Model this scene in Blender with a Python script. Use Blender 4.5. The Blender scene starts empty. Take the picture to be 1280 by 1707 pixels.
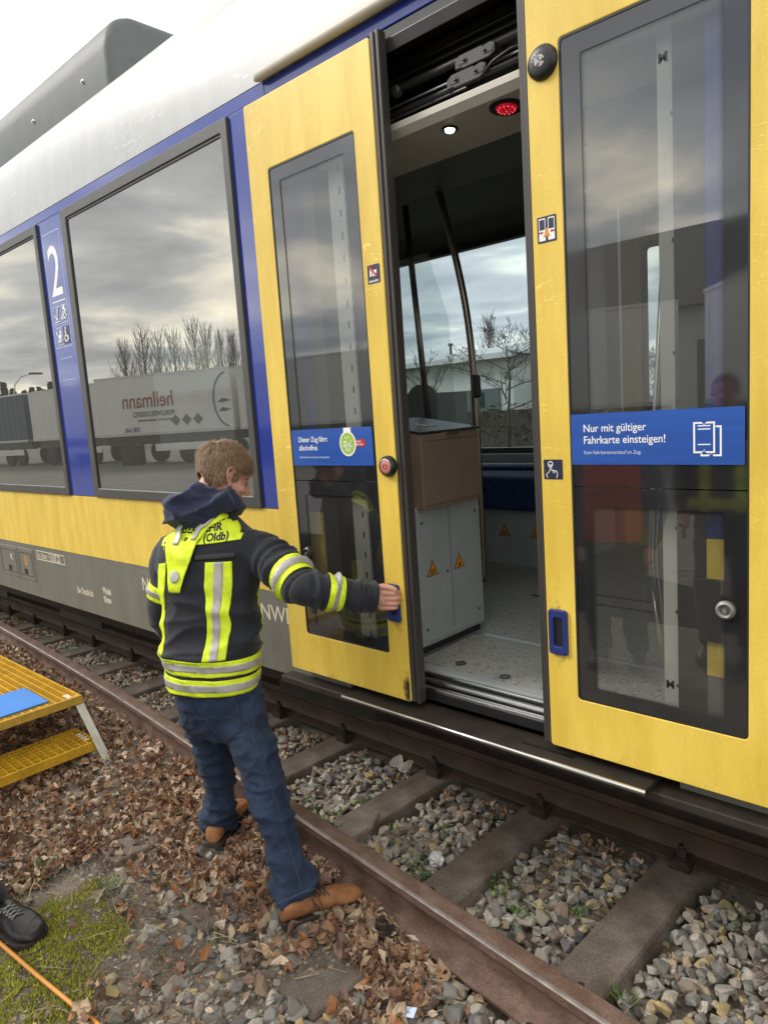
import bpy, bmesh, math, random
from mathutils import Vector, Matrix, noise
from mathutils.bvhtree import BVHTree

random.seed(7)
S = bpy.context.scene
COL = S.collection

# ------------------------------------------------------------------ camera
cam_d = bpy.data.cameras.new('camera')
cam = bpy.data.objects.new('camera', cam_d)
COL.objects.link(cam)
S.camera = cam
cam_d.sensor_fit = 'HORIZONTAL'
cam_d.sensor_width = 36.0
cam_d.lens = 36.0 * 1193.0 / 1280.0
cam_d.clip_start = 0.05
cam_d.clip_end = 2000
_right = Vector((0.7320, 0.6780, -0.0672))
_fwd = Vector((-0.6797, 0.7202, -0.1385)).normalized()
_right = (_right - _fwd * _right.dot(_fwd)).normalized()
_up = _right.cross(_fwd)
m3 = Matrix((_right, _up, -_fwd)).transposed()
cam.matrix_world = Matrix.Translation((0, 0, 1.52)) @ m3.to_4x4()

# ------------------------------------------------------------------ sky, sun, exposure
SUN_EL, SUN_AZ = math.radians(38), math.radians(235)     # azimuth clockwise from +Y: behind and left of the camera
w = bpy.data.worlds.new('World')
S.world = w
w.use_nodes = True
nt = w.node_tree
nt.nodes.clear()
def wn(t, **k):
    n = nt.nodes.new(t)
    for a, b in k.items(): setattr(n, a, b)
    return n
sky = wn('ShaderNodeTexSky', sky_type='NISHITA', sun_disc=False)
sky.sun_elevation = SUN_EL
sky.sun_rotation = SUN_AZ
tc = wn('ShaderNodeTexCoord')
sep = wn('ShaderNodeSeparateXYZ')
nt.links.new(tc.outputs['Generated'], sep.inputs[0])
ab = wn('ShaderNodeMath', operation='MAXIMUM'); ab.inputs[1].default_value = 0.0
nt.links.new(sep.outputs['Z'], ab.inputs[0])
ad = wn('ShaderNodeMath', operation='ADD'); ad.inputs[1].default_value = 0.10
nt.links.new(ab.outputs[0], ad.inputs[0])
dx = wn('ShaderNodeMath', operation='DIVIDE'); dy = wn('ShaderNodeMath', operation='DIVIDE')
nt.links.new(sep.outputs['X'], dx.inputs[0]); nt.links.new(ad.outputs[0], dx.inputs[1])
nt.links.new(sep.outputs['Y'], dy.inputs[0]); nt.links.new(ad.outputs[0], dy.inputs[1])
cmb = wn('ShaderNodeCombineXYZ')
nt.links.new(dx.outputs[0], cmb.inputs[0]); nt.links.new(dy.outputs[0], cmb.inputs[1])
n1 = wn('ShaderNodeTexNoise'); n1.inputs['Scale'].default_value = 1.05; n1.inputs['Detail'].default_value = 7; n1.inputs['Roughness'].default_value = 0.52; n1.inputs['Distortion'].default_value = 0.35
nt.links.new(cmb.outputs[0], n1.inputs['Vector'])
cr = wn('ShaderNodeValToRGB')
cr.color_ramp.elements[0].position = 0.34; cr.color_ramp.elements[0].color = (4.9, 5.25, 5.8, 1)
cr.color_ramp.elements[1].position = 0.68; cr.color_ramp.elements[1].color = (22, 20.5, 16.5, 1)
e = cr.color_ramp.elements.new(0.52); e.color = (9.7, 9.8, 9.8, 1)
nt.links.new(n1.outputs['Fac'], cr.inputs[0])
mix = wn('ShaderNodeMix', data_type='RGBA'); mix.inputs['Factor'].default_value = 0.9
nt.links.new(sky.outputs[0], mix.inputs['A']); nt.links.new(cr.outputs[0], mix.inputs['B'])
bg = wn('ShaderNodeBackground'); bg.inputs['Strength'].default_value = 0.115
nt.links.new(mix.outputs['Result'], bg.inputs['Color'])
wo = wn('ShaderNodeOutputWorld')
nt.links.new(bg.outputs[0], wo.inputs['Surface'])

sun_d = bpy.data.lights.new('sun', 'SUN')
sun_d.energy = 1.7
sun_d.angle = math.radians(18)
sun_d.color = (1.0, 0.95, 0.88)
sun = bpy.data.objects.new('sun', sun_d)
COL.objects.link(sun)
_sd = Vector((math.sin(SUN_AZ) * math.cos(SUN_EL), math.cos(SUN_AZ) * math.cos(SUN_EL), math.sin(SUN_EL)))
sun.rotation_euler = _sd.to_track_quat('Z', 'Y').to_euler()
sun.location = (0, -10, 12)

S.view_settings.view_transform = 'Standard'
S.view_settings.look = 'None'
S.view_settings.exposure = 0.5
S.view_settings.gamma = 1.0
S.view_settings.use_curve_mapping = False
S.render.engine = 'CYCLES'
S.cycles.max_bounces = 8
S.cycles.transparent_max_bounces = 16
S.cycles.sample_clamp_indirect = 6

# ------------------------------------------------------------------ materials
def lk(t, a, b): t.links.new(a, b)
def new_mat(name):
    m = bpy.data.materials.new(name); m.use_nodes = True
    t = m.node_tree; b = t.nodes['Principled BSDF']
    return m, t, b
def mat(name, col, rough=0.5, metal=0.0, var=0.12, scale=8.0, fine=0.0, fscale=300.0, bump=0.0, bscale=60.0, col2=None, coat=0.0, emit=None, estr=0, detail=5, stretch=None, spec=0.5, island=0.0, rvar=0.0):
    m, t, b = new_mat(name)
    N = t.nodes
    tcx = N.new('ShaderNodeTexCoord')
    vec = tcx.outputs['Object']
    if stretch:
        mp = N.new('ShaderNodeMapping'); mp.inputs['Scale'].default_value = stretch
        lk(t, vec, mp.inputs['Vector']); vec = mp.outputs[0]
    no = N.new('ShaderNodeTexNoise'); no.inputs['Scale'].default_value = scale; no.inputs['Detail'].default_value = detail
    lk(t, vec, no.inputs['Vector'])
    ramp = N.new('ShaderNodeValToRGB')
    c2 = col2 or tuple(min(1, c * (1 + var)) for c in col)
    c1 = col if col2 else tuple(c * (1 - var) for c in col)
    ramp.color_ramp.elements[0].position = 0.33; ramp.color_ramp.elements[1].position = 0.67
    ramp.color_ramp.elements[0].color = (*c1, 1); ramp.color_ramp.elements[1].color = (*c2, 1)
    lk(t, no.outputs['Fac'], ramp.inputs[0])
    out = ramp.outputs[0]
    if fine:
        n2 = N.new('ShaderNodeTexNoise'); n2.inputs['Scale'].default_value = fscale; n2.inputs['Detail'].default_value = 2
        lk(t, vec, n2.inputs['Vector'])
        mr = N.new('ShaderNodeMapRange'); mr.inputs['From Min'].default_value = 0.3; mr.inputs['From Max'].default_value = 0.7
        mr.inputs['To Min'].default_value = 1 - fine; mr.inputs['To Max'].default_value = 1 + fine
        lk(t, n2.outputs['Fac'], mr.inputs['Value'])
        mx = N.new('ShaderNodeMix'); mx.data_type = 'RGBA'; mx.blend_type = 'MULTIPLY'; mx.inputs['Factor'].default_value = 1
        lk(t, out, mx.inputs['A']); lk(t, mr.outputs[0], mx.inputs['B']); out = mx.outputs['Result']
    lk(t, out, b.inputs['Base Color'])
    b.inputs['Roughness'].default_value = rough
    if rvar:
        mr = N.new('ShaderNodeMapRange'); mr.inputs['To Min'].default_value = rough - rvar; mr.inputs['To Max'].default_value = rough + rvar
        lk(t, no.outputs['Fac'], mr.inputs['Value']); lk(t, mr.outputs[0], b.inputs['Roughness'])
    b.inputs['Metallic'].default_value = metal
    b.inputs['Specular IOR Level'].default_value = spec
    b.inputs['Coat Weight'].default_value = coat
    b.inputs['Coat Roughness'].default_value = 0.06
    if bump:
        n3 = N.new('ShaderNodeTexNoise'); n3.inputs['Scale'].default_value = bscale; n3.inputs['Detail'].default_value = 4
        lk(t, vec, n3.inputs['Vector'])
        bp = N.new('ShaderNodeBump'); bp.inputs['Strength'].default_value = bump; bp.inputs['Distance'].default_value = 0.004
        lk(t, n3.outputs['Fac'], bp.inputs['Height']); lk(t, bp.outputs[0], b.inputs['Normal'])
    if emit:
        b.inputs['Emission Color'].default_value = (*emit, 1); b.inputs['Emission Strength'].default_value = estr
    return m
def island_mat(name, cols, rough=0.8, bump=0.3, bscale=90, fine=0.25, fscale=60):
    """colour picked per loose piece and per object"""
    m, t, b = new_mat(name); N = t.nodes
    g = N.new('ShaderNodeNewGeometry'); oi = N.new('ShaderNodeObjectInfo')
    a = N.new('ShaderNodeMath'); a.operation = 'ADD'; lk(t, g.outputs['Random Per Island'], a.inputs[0]); lk(t, oi.outputs['Random'], a.inputs[1])
    f = N.new('ShaderNodeMath'); f.operation = 'FRACT'; lk(t, a.outputs[0], f.inputs[0])
    r = N.new('ShaderNodeValToRGB'); r.color_ramp.interpolation = 'CONSTANT'
    els = r.color_ramp.elements
    els[0].position = 0; els[0].color = (*cols[0], 1)
    els[1].position = 1.0 / len(cols); els[1].color = (*cols[1], 1)
    for i in range(2, len(cols)):
        e = els.new(i / len(cols)); e.color = (*cols[i], 1)
    lk(t, f.outputs[0], r.inputs[0])
    tcx = N.new('ShaderNodeTexCoord')
    n2 = N.new('ShaderNodeTexNoise'); n2.inputs['Scale'].default_value = fscale; n2.inputs['Detail'].default_value = 6
    lk(t, tcx.outputs['Object'], n2.inputs['Vector'])
    mr = N.new('ShaderNodeMapRange'); mr.inputs['From Min'].default_value = 0.3; mr.inputs['From Max'].default_value = 0.7
    mr.inputs['To Min'].default_value = 1 - fine; mr.inputs['To Max'].default_value = 1 + fine
    lk(t, n2.outputs['Fac'], mr.inputs['Value'])
    mx = N.new('ShaderNodeMix'); mx.data_type = 'RGBA'; mx.blend_type = 'MULTIPLY'; mx.inputs['Factor'].default_value = 1
    lk(t, r.outputs[0], mx.inputs['A']); lk(t, mr.outputs[0], mx.inputs['B'])
    lk(t, mx.outputs['Result'], b.inputs['Base Color'])
    b.inputs['Roughness'].default_value = rough
    if bump:
        bp = N.new('ShaderNodeBump'); bp.inputs['Strength'].default_value = bump; bp.inputs['Distance'].default_value = 0.004
        n3 = N.new('ShaderNodeTexNoise'); n3.inputs['Scale'].default_value = bscale; n3.inputs['Detail'].default_value = 4
        lk(t, tcx.outputs['Object'], n3.inputs['Vector'])
        lk(t, n3.outputs['Fac'], bp.inputs['Height']); lk(t, bp.outputs[0], b.inputs['Normal'])
    return m
def glass(name, refl, tint, rough=0.0, rcol=(1, 1, 1), dust_haze=0.0):
    """coated flat pane: tinted see-through plus mirror reflection that grows at grazing angles"""
    m = bpy.data.materials.new(name); m.use_nodes = True
    t = m.node_tree; t.nodes.clear(); N = t.nodes
    o = N.new('ShaderNodeOutputMaterial'); mx = N.new('ShaderNodeMixShader')
    tr = N.new('ShaderNodeBsdfTransparent'); tr.inputs[0].default_value = (*tint, 1)
    gl = N.new('ShaderNodeBsdfAnisotropic') if False else N.new('ShaderNodeBsdfGlossy'); gl.inputs['Roughness'].default_value = rough; gl.inputs['Color'].default_value = (*rcol, 1)
    lw = N.new('ShaderNodeLayerWeight'); lw.inputs['Blend'].default_value = 0.12
    mr = N.new('ShaderNodeMapRange'); mr.inputs['To Min'].default_value = refl; mr.inputs['To Max'].default_value = 1.0
    lk(t, lw.outputs['Fresnel'], mr.inputs['Value'])
    lk(t, mr.outputs[0], mx.inputs[0]); lk(t, tr.outputs[0], mx.inputs[1]); lk(t, gl.outputs[0], mx.inputs[2])
    if dust_haze:  # thin dust film, also a grey haze painted over the reflections
        df = N.new('ShaderNodeBsdfDiffuse'); df.inputs['Color'].default_value = (.42, .41, .37, 1)
        m2 = N.new('ShaderNodeMixShader'); m2.inputs[0].default_value = dust_haze
        lk(t, mx.outputs[0], m2.inputs[1]); lk(t, df.outputs[0], m2.inputs[2]); lk(t, m2.outputs[0], o.inputs[0])
    else: lk(t, mx.outputs[0], o.inputs[0])
    return m

def painted(name, col, dark, scratch, rough=0.35, coat=0.0, grain=0.10):
    """weathered paint: fine grain, dirty clouds and thin pale scratches"""
    m, t, b = new_mat(name); N = t.nodes
    tcx = N.new('ShaderNodeTexCoord'); vec = tcx.outputs['Object']
    no = N.new('ShaderNodeTexNoise'); no.inputs['Scale'].default_value = 2.6; no.inputs['Detail'].default_value = 8; no.inputs['Roughness'].default_value = 0.65
    mpd = N.new('ShaderNodeMapping'); mpd.inputs['Scale'].default_value = (3.4, 1.0, .8); lk(t, vec, mpd.inputs['Vector'])
    lk(t, mpd.outputs[0], no.inputs['Vector'])
    r = N.new('ShaderNodeValToRGB'); r.color_ramp.elements[0].position = 0.35; r.color_ramp.elements[1].position = 0.62
    r.color_ramp.elements[0].color = (*dark, 1); r.color_ramp.elements[1].color = (*col, 1)
    lk(t, no.outputs['Fac'], r.inputs[0])
    g = N.new('ShaderNodeTexNoise'); g.inputs['Scale'].default_value = 230; g.inputs['Detail'].default_value = 3
    lk(t, vec, g.inputs['Vector'])
    mr = N.new('ShaderNodeMapRange'); mr.inputs['From Min'].default_value = 0.3; mr.inputs['From Max'].default_value = 0.7; mr.inputs['To Min'].default_value = 1 - grain; mr.inputs['To Max'].default_value = 1 + grain
    lk(t, g.outputs['Fac'], mr.inputs['Value'])
    mx = N.new('ShaderNodeMix'); mx.data_type = 'RGBA'; mx.blend_type = 'MULTIPLY'; mx.inputs['Factor'].default_value = 1
    lk(t, r.outputs[0], mx.inputs['A']); lk(t, mr.outputs[0], mx.inputs['B'])
    # scratches: warped thin lines, mostly along the train
    mp = N.new('ShaderNodeMapping'); mp.inputs['Scale'].default_value = (1.3, 1.0, 9.0); mp.inputs['Rotation'].default_value = (0, 0.09, 0)
    lk(t, vec, mp.inputs['Vector'])
    v = N.new('ShaderNodeTexNoise'); v.inputs['Scale'].default_value = 2.2; v.inputs['Detail'].default_value = 3; v.inputs['Distortion'].default_value = 1.2
    lk(t, mp.outputs[0], v.inputs['Vector'])
    s = N.new('ShaderNodeMath'); s.operation = 'SUBTRACT'; s.inputs[1].default_value = 0.5; lk(t, v.outputs['Fac'], s.inputs[0])
    a = N.new('ShaderNodeMath'); a.operation = 'ABSOLUTE'; lk(t, s.outputs[0], a.inputs[0])
    l = N.new('ShaderNodeMath'); l.operation = 'LESS_THAN'; l.inputs[1].default_value = 0.0035; lk(t, a.outputs[0], l.inputs[0])
    msk = N.new('ShaderNodeTexNoise'); msk.inputs['Scale'].default_value = 5; msk.inputs['Detail'].default_value = 2; lk(t, vec, msk.inputs['Vector'])
    gt = N.new('ShaderNodeMath'); gt.operation = 'GREATER_THAN'; gt.inputs[1].default_value = 0.56; lk(t, msk.outputs['Fac'], gt.inputs[0])
    ml = N.new('ShaderNodeMath'); ml.operation = 'MULTIPLY'; lk(t, l.outputs[0], ml.inputs[0]); lk(t, gt.outputs[0], ml.inputs[1])
    m2 = N.new('ShaderNodeMath'); m2.operation = 'MULTIPLY'; m2.inputs[1].default_value = 0.6; lk(t, ml.outputs[0], m2.inputs[0])
    mx2 = N.new('ShaderNodeMix'); mx2.data_type = 'RGBA'; lk(t, m2.outputs[0], mx2.inputs['Factor'])
    lk(t, mx.outputs['Result'], mx2.inputs['A']); mx2.inputs['B'].default_value = (*scratch, 1)
    lk(t, mx2.outputs['Result'], b.inputs['Base Color'])
    b.inputs['Roughness'].default_value = rough
    b.inputs['Coat Weight'].default_value = coat; b.inputs['Coat Roughness'].default_value = 0.05
    return m

M = {}
M['yellow'] = painted('yellow_paint', (0.80, 0.575, 0.098), (0.66, 0.45, 0.060), (0.95, 0.75, 0.2), 0.42, grain=0.07)
M['blue'] = painted('blue_paint', (0.020, 0.042, 0.30), (0.016, 0.034, 0.26), (0.05, 0.08, 0.42), 0.14, coat=0.6, grain=0.03)
M['white'] = painted('white_paint', (0.46, 0.47, 0.47), (0.40, 0.41, 0.41), (0.85, 0.85, 0.85), 0.35, grain=0.02)
M['grey'] = painted('grey_paint', (0.165, 0.165, 0.140), (0.135, 0.132, 0.11), (0.24, 0.26, 0.28), 0.4, grain=0.05)
M['roofgrey'] = mat('roof_box_grey', (0.115, 0.125, 0.124), 0.55, var=0.08)
M['underframe'] = mat('brown_underframe', (0.026, 0.019, 0.014), 0.6, var=0.3, scale=12, bump=0.2)
M['frame'] = mat('window_frame_grey', (0.060, 0.060, 0.056), 0.45, var=0.1)
M['rubber'] = mat('black_rubber', (0.016, 0.015, 0.015), 0.55, var=0.2)
M['seal'] = mat('brown_grey_door_seal', (0.045, 0.038, 0.034), 0.4, var=0.2, stretch=(60, 60, 1))
M['black'] = mat('black_plastic', (0.010, 0.010, 0.011), 0.4, var=0.2)
M['frit'] = mat('dark_glass_print', (0.020, 0.020, 0.021), 0.05, var=0.15, coat=0.6, spec=0.9)
M['wglass'] = glass('window_glass', 0.29, (0.13, 0.14, 0.135), rcol=(1, .985, .94), dust_haze=.11)
M['dglass'] = glass('door_glass', 0.13, (0.66, 0.68, 0.68), dust_haze=.055)
M['sglass'] = glass('screen_glass', 0.03, (0.80, 0.83, 0.81))
M['fglass'] = glass('far_window_glass', 0.10, (0.46, 0.53, 0.55))
M['cream'] = mat('cream_lining', (0.50, 0.47, 0.40), 0.5, var=0.05)
M['jamb'] = mat('pale_jamb', (0.55, 0.54, 0.48), 0.5, var=0.05)
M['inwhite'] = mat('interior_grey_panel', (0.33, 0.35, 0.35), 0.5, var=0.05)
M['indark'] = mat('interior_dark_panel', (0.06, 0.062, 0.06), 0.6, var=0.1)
M['seatblue'] = mat('blue_seat_fabric', (0.010, 0.03, 0.10), 0.85, var=0.4, scale=30, bump=0.3)
M['bin'] = mat('bronze_metal_box', (0.33, 0.235, 0.175), 0.32, metal=0.4, var=0.06, fine=0.05, fscale=400)
M['steel'] = mat('brushed_steel', (0.55, 0.55, 0.54), 0.25, metal=1.0, var=0.08)
M['alu'] = mat('aluminium', (0.62, 0.63, 0.62), 0.38, metal=0.85, var=0.1, scale=20)
M['lockmetal'] = mat('dull_lock_metal', (0.22, 0.21, 0.20), 0.5, metal=0.5, var=0.15)
M['dkmetal'] = mat('dark_metal', (0.05, 0.05, 0.052), 0.35, metal=0.5, var=0.15)
M['pole'] = mat('dark_steel_pole', (0.22, 0.18, 0.15), 0.22, metal=0.9, var=0.1)
M['handle'] = mat('blue_handle_plastic', (0.014, 0.028, 0.15), 0.45, var=0.1)
M['sticker'] = mat('blue_sticker', (0.022, 0.085, 0.36), 0.3, var=0.1, scale=6, stretch=(0.4, 1, 7))
M['print_white'] = mat('white_print', (0.82, 0.82, 0.80), 0.5, var=0.03)
M['bead'] = mat('pale_glazing_bead', (0.35, 0.35, 0.34), 0.5, var=0.1)
M['print_dim'] = mat('pale_blue_print', (0.50, 0.58, 0.75), 0.5, var=0.03)
M['print_cream'] = mat('cream_print', (0.68, 0.62, 0.50), 0.5, var=0.05)
M['navy'] = mat('navy_sign', (0.016, 0.020, 0.055), 0.4, var=0.1)
M['red'] = mat('red_print', (0.50, 0.025, 0.025), 0.45, var=0.1)
M['salmon'] = mat('salmon_button', (0.62, 0.19, 0.15), 0.4, var=0.05)
M['green'] = mat('lime_print', (0.33, 0.50, 0.06), 0.45, var=0.05)
M['amber'] = mat('amber_warning', (0.62, 0.26, 0.02), 0.5, var=0.1)
M['ink'] = mat('black_print', (0.012, 0.012, 0.014), 0.5, var=0.1)
M['lampwhite'] = mat('lit_white_lamp', (0.9, 0.9, 0.85), 0.4, var=0.01, emit=(1, 0.98, 0.9), estr=4)
M['lampred'] = mat('lit_red_lamp', (0.45, 0.01, 0.02), 0.25, var=0.4, scale=120, emit=(0.8, 0.01, 0.03), estr=0.22)
M['redled'] = mat('red_led', (.9, .1, .12), .4, var=.05, emit=(1, .08, .12), estr=.8)
M['perf'] = mat('perforated_grey', (0.10, 0.10, 0.095), 0.6, var=0.1)

def grime_mat():
    m = bpy.data.materials.new('black_grime_smear'); m.use_nodes = True; t = m.node_tree; N = t.nodes; b = N['Principled BSDF']
    b.inputs['Base Color'].default_value = (.02, .017, .014, 1); b.inputs['Roughness'].default_value = .7
    tcx = N.new('ShaderNodeTexCoord'); at = N.new('ShaderNodeAttribute'); at.attribute_name = 'fade'
    n = N.new('ShaderNodeTexNoise'); n.inputs['Scale'].default_value = 55; n.inputs['Detail'].default_value = 8; n.inputs['Roughness'].default_value = .75; lk(t, tcx.outputs['Object'], n.inputs['Vector'])
    a = N.new('ShaderNodeMath'); a.operation = 'ADD'; lk(t, n.outputs['Fac'], a.inputs[0]); lk(t, at.outputs['Fac'], a.inputs[1])
    r = N.new('ShaderNodeMapRange'); r.inputs['From Min'].default_value = .72; r.inputs['From Max'].default_value = 1.15; lk(t, a.outputs[0], r.inputs['Value']); lk(t, r.outputs[0], b.inputs['Alpha'])
    return m
M['grime'] = grime_mat()

def floor_mat():
    m, t, b = new_mat('speckled_vinyl'); N = t.nodes
    tcx = N.new('ShaderNodeTexCoord')
    mp = N.new('ShaderNodeMapping'); mp.inputs['Rotation'].default_value = (0, 0, 0.5); mp.inputs['Scale'].default_value = (1, 1.8, 1)
    lk(t, tcx.outputs['Object'], mp.inputs[0])
    v = N.new('ShaderNodeTexVoronoi'); v.inputs['Scale'].default_value = 42; v.inputs['Randomness'].default_value = 1
    lk(t, mp.outputs[0], v.inputs['Vector'])
    l = N.new('ShaderNodeMath'); l.operation = 'LESS_THAN'; l.inputs[1].default_value = 0.25; lk(t, v.outputs['Distance'], l.inputs[0])
    rr_ = N.new('ShaderNodeValToRGB'); rr_.color_ramp.interpolation = 'CONSTANT'
    rr_.color_ramp.elements[0].color = (0.05, 0.05, 0.055, 1); rr_.color_ramp.elements[1].position = 0.6; rr_.color_ramp.elements[1].color = (0.55, 0.54, 0.50, 1)
    lk(t, v.outputs['Color'], rr_.inputs[0])
    no = N.new('ShaderNodeTexNoise'); no.inputs['Scale'].default_value = 4; lk(t, tcx.outputs['Object'], no.inputs['Vector'])
    bs = N.new('ShaderNodeValToRGB'); bs.color_ramp.elements[0].color = (0.27, 0.265, 0.24, 1); bs.color_ramp.elements[1].color = (0.37, 0.365, 0.335, 1)
    lk(t, no.outputs['Fac'], bs.inputs[0])
    mx = N.new('ShaderNodeMix'); mx.data_type = 'RGBA'; lk(t, l.outputs[0], mx.inputs['Factor']); lk(t, bs.outputs[0], mx.inputs['A']); lk(t, rr_.outputs[0], mx.inputs['B'])
    lk(t, mx.outputs['Result'], b.inputs['Base Color']); b.inputs['Roughness'].default_value = 0.45
    return m
M['vinyl'] = floor_mat()

# ------------------------------------------------------------------ mesh helpers
class MB:
    def __init__(s): s.v = []; s.f = []
    def add(s, vs, fs):
        o = len(s.v); s.v += [tuple(p) for p in vs]; s.f += [tuple(i + o for i in f) for f in fs]; return s
    def box(s, x0, x1, y0, y1, z0, z1):
        return s.add([(x0, y0, z0), (x1, y0, z0), (x1, y1, z0), (x0, y1, z0), (x0, y0, z1), (x1, y0, z1), (x1, y1, z1), (x0, y1, z1)],
                     [(0, 3, 2, 1), (4, 5, 6, 7), (0, 1, 5, 4), (1, 2, 6, 5), (2, 3, 7, 6), (3, 0, 4, 7)])
    def prism(s, pts, d):
        """closed prism: polygon pts (3-D) swept by vector d"""
        n = len(pts); P = [Vector(p) for p in pts]; d = Vector(d)
        return s.add(P + [p + d for p in P], [tuple(range(n)), tuple(range(2 * n - 1, n - 1, -1))] + [(i, i + n, (i + 1) % n + n, (i + 1) % n) for i in range(n)])
    def ring(s, outer, inner, y0, y1):
        """frame between two loops of (x, z) with the same count, from depth y0 (front) to y1"""
        n = len(outer)
        vs = [(x, y0, z) for x, z in outer] + [(x, y0, z) for x, z in inner] + [(x, y1, z) for x, z in outer] + [(x, y1, z) for x, z in inner]
        fs = []
        for i in range(n):
            j = (i + 1) % n
            fs += [(i, j, n + j, n + i), (2 * n + i, 3 * n + i, 3 * n + j, 2 * n + j), (i, 2 * n + i, 2 * n + j, j), (n + i, n + j, 3 * n + j, 3 * n + i)]
        return s.add(vs, fs)
    def plate(s, loop, y0, y1):
        return s.prism([(x, y0, z) for x, z in loop], (0, y1 - y0, 0))
    def cyl(s, p0, p1, r0, r1=None, n=12, cap=True):
        p0, p1 = Vector(p0), Vector(p1); r1 = r0 if r1 is None else r1
        d = (p1 - p0).normalized(); a = d.orthogonal().normalized(); b = d.cross(a)
        vs = []
        for p, r in ((p0, r0), (p1, r1)):
            for i in range(n):
                t = 2 * math.pi * i / n; vs.append(p + (a * math.cos(t) + b * math.sin(t)) * r)
        fs = [(i, (i + 1) % n, n + (i + 1) % n, n + i) for i in range(n)]
        if cap: fs += [tuple(range(n - 1, -1, -1)), tuple(range(n, 2 * n))]
        return s.add(vs, fs)
    def tube(s, pts, r, n=8, cap=True):
        P = [Vector(p) for p in pts]; rs = r if isinstance(r, (list, tuple)) else [r] * len(P)
        a = None; vs = []
        for k, p in enumerate(P):
            d = (P[min(k + 1, len(P) - 1)] - P[max(k - 1, 0)]).normalized()
            a = d.orthogonal().normalized() if a is None else (a - d * a.dot(d)).normalized()
            b = d.cross(a)
            for i in range(n):
                t = 2 * math.pi * i / n; vs.append(p + (a * math.cos(t) + b * math.sin(t)) * rs[k])
        fs = []
        for k in range(len(P) - 1):
            for i in range(n):
                j = (i + 1) % n; fs.append((k * n + i, k * n + j, (k + 1) * n + j, (k + 1) * n + i))
        if cap: fs += [tuple(range(n - 1, -1, -1)), tuple(range((len(P) - 1) * n, len(P) * n))]
        return s.add(vs, fs)
    def lathe(s, c, axis, prof, n=24):
        """profile of (distance along axis, radius)"""
        c = Vector(c); d = Vector(axis).normalized(); a = d.orthogonal().normalized(); b = d.cross(a); vs = []; m = len(prof)
        for h, r in prof:
            for i in range(n):
                t = 2 * math.pi * i / n; vs.append(c + d * h + (a * math.cos(t) + b * math.sin(t)) * max(r, 1e-5))
        fs = []
        for k in range(m - 1):
            for i in range(n):
                j = (i + 1) % n; fs.append((k * n + i, k * n + j, (k + 1) * n + j, (k + 1) * n + i))
        fs += [tuple(range(n - 1, -1, -1)), tuple(range((m - 1) * n, m * n))]
        return s.add(vs, fs)
    def mesh(s, name, m=None, smooth=False):
        me = bpy.data.meshes.new(name); me.from_pydata(s.v, [], s.f); me.validate()
        bm = bmesh.new(); bm.from_mesh(me); bmesh.ops.recalc_face_normals(bm, faces=bm.faces); bm.to_mesh(me); bm.free()
        if m: me.materials.append(m)
        if smooth:
            for p in me.polygons: p.use_smooth = True
        return me
def rr(x0, x1, z0, z1, r=0.012, n=4):
    out = []
    for cx, cz, a0 in ((x1 - r, z1 - r, 0), (x0 + r, z1 - r, 90), (x0 + r, z0 + r, 180), (x1 - r, z0 + r, 270)):
        for k in range(n + 1):
            t = math.radians(a0 + 90 * k / n); out.append((cx + r * math.cos(t), cz + r * math.sin(t)))
    return out
def smooth_by_angle(me, deg=35):
    for p in me.polygons: p.use_smooth = True
    bm = bmesh.new(); bm.from_mesh(me)
    for ed in bm.edges:
        if len(ed.link_faces) == 2 and ed.calc_face_angle(0) > math.radians(deg): ed.smooth = False
    bm.to_mesh(me); bm.free()
def link(name, me, parent=None, loc=(0, 0, 0)):
    o = bpy.data.objects.new(name, me); COL.objects.link(o); o.location = loc
    if parent is not None:
        o.parent = parent
        if parent.parent is None and parent.type == 'EMPTY' and not parent.get('local'): o.location = Vector(loc) - parent.location
    return o
def obj(name, mb, m, parent=None, smooth=False, bevel=0, label=None, angle=None):
    me = mb.mesh(name, m, smooth)
    if angle: smooth_by_angle(me, angle)
    o = link(name, me, parent)
    if bevel:
        b = o.modifiers.new('bevel', 'BEVEL'); b.width = bevel; b.segments = 2; b.limit_method = 'ANGLE'; b.angle_limit = math.radians(50)
    if label: o['label'] = label
    return o
def tag(o, label=None, cat=None, group=None, kind=None):
    if label: o['label'] = label
    if cat: o['category'] = cat
    if group: o['group'] = group
    if kind: o['kind'] = kind
    return o
def thing(name, loc, label, cat, group=None, local=False):
    o = bpy.data.objects.new(name, None); COL.objects.link(o); o.location = loc; o.empty_display_size = 0.1
    if local: o['local'] = 1
    return tag(o, label, cat, group)
def text_mesh(s, size, m, extrude=0.0003, align='LEFT', squeeze=1.0, bold=0.0, shear=0.0):
    cu = bpy.data.curves.new('lettering', 'FONT'); cu.body = s; cu.size = size; cu.align_x = align; cu.extrude = extrude; cu.offset = bold; cu.shear = shear; cu.resolution_u = 3
    o = bpy.data.objects.new('tmp', cu); COL.objects.link(o)
    me = bpy.data.meshes.new_from_object(o.evaluated_get(bpy.context.evaluated_depsgraph_get()))
    bpy.data.objects.remove(o); bpy.data.curves.remove(cu)
    me.name = 'lettering'; me.materials.clear(); me.materials.append(m)
    for v in me.vertices: v.co.x *= squeeze
    return me
def text(s, size, m, x, y, z, parent, align='LEFT', squeeze=1.0, bold=0.0, name='lettering', shear=0.0):
    """lettering on a wall facing -Y"""
    me = text_mesh(s, size, m, 0.0003, align, squeeze, bold, shear)
    me.transform(Matrix.Translation((x, y, z)) @ Matrix.Rotation(math.pi / 2, 4, 'X'))
    return link(name, me, parent)
def fresh(parent_name): return bpy.data.objects[parent_name]

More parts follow.
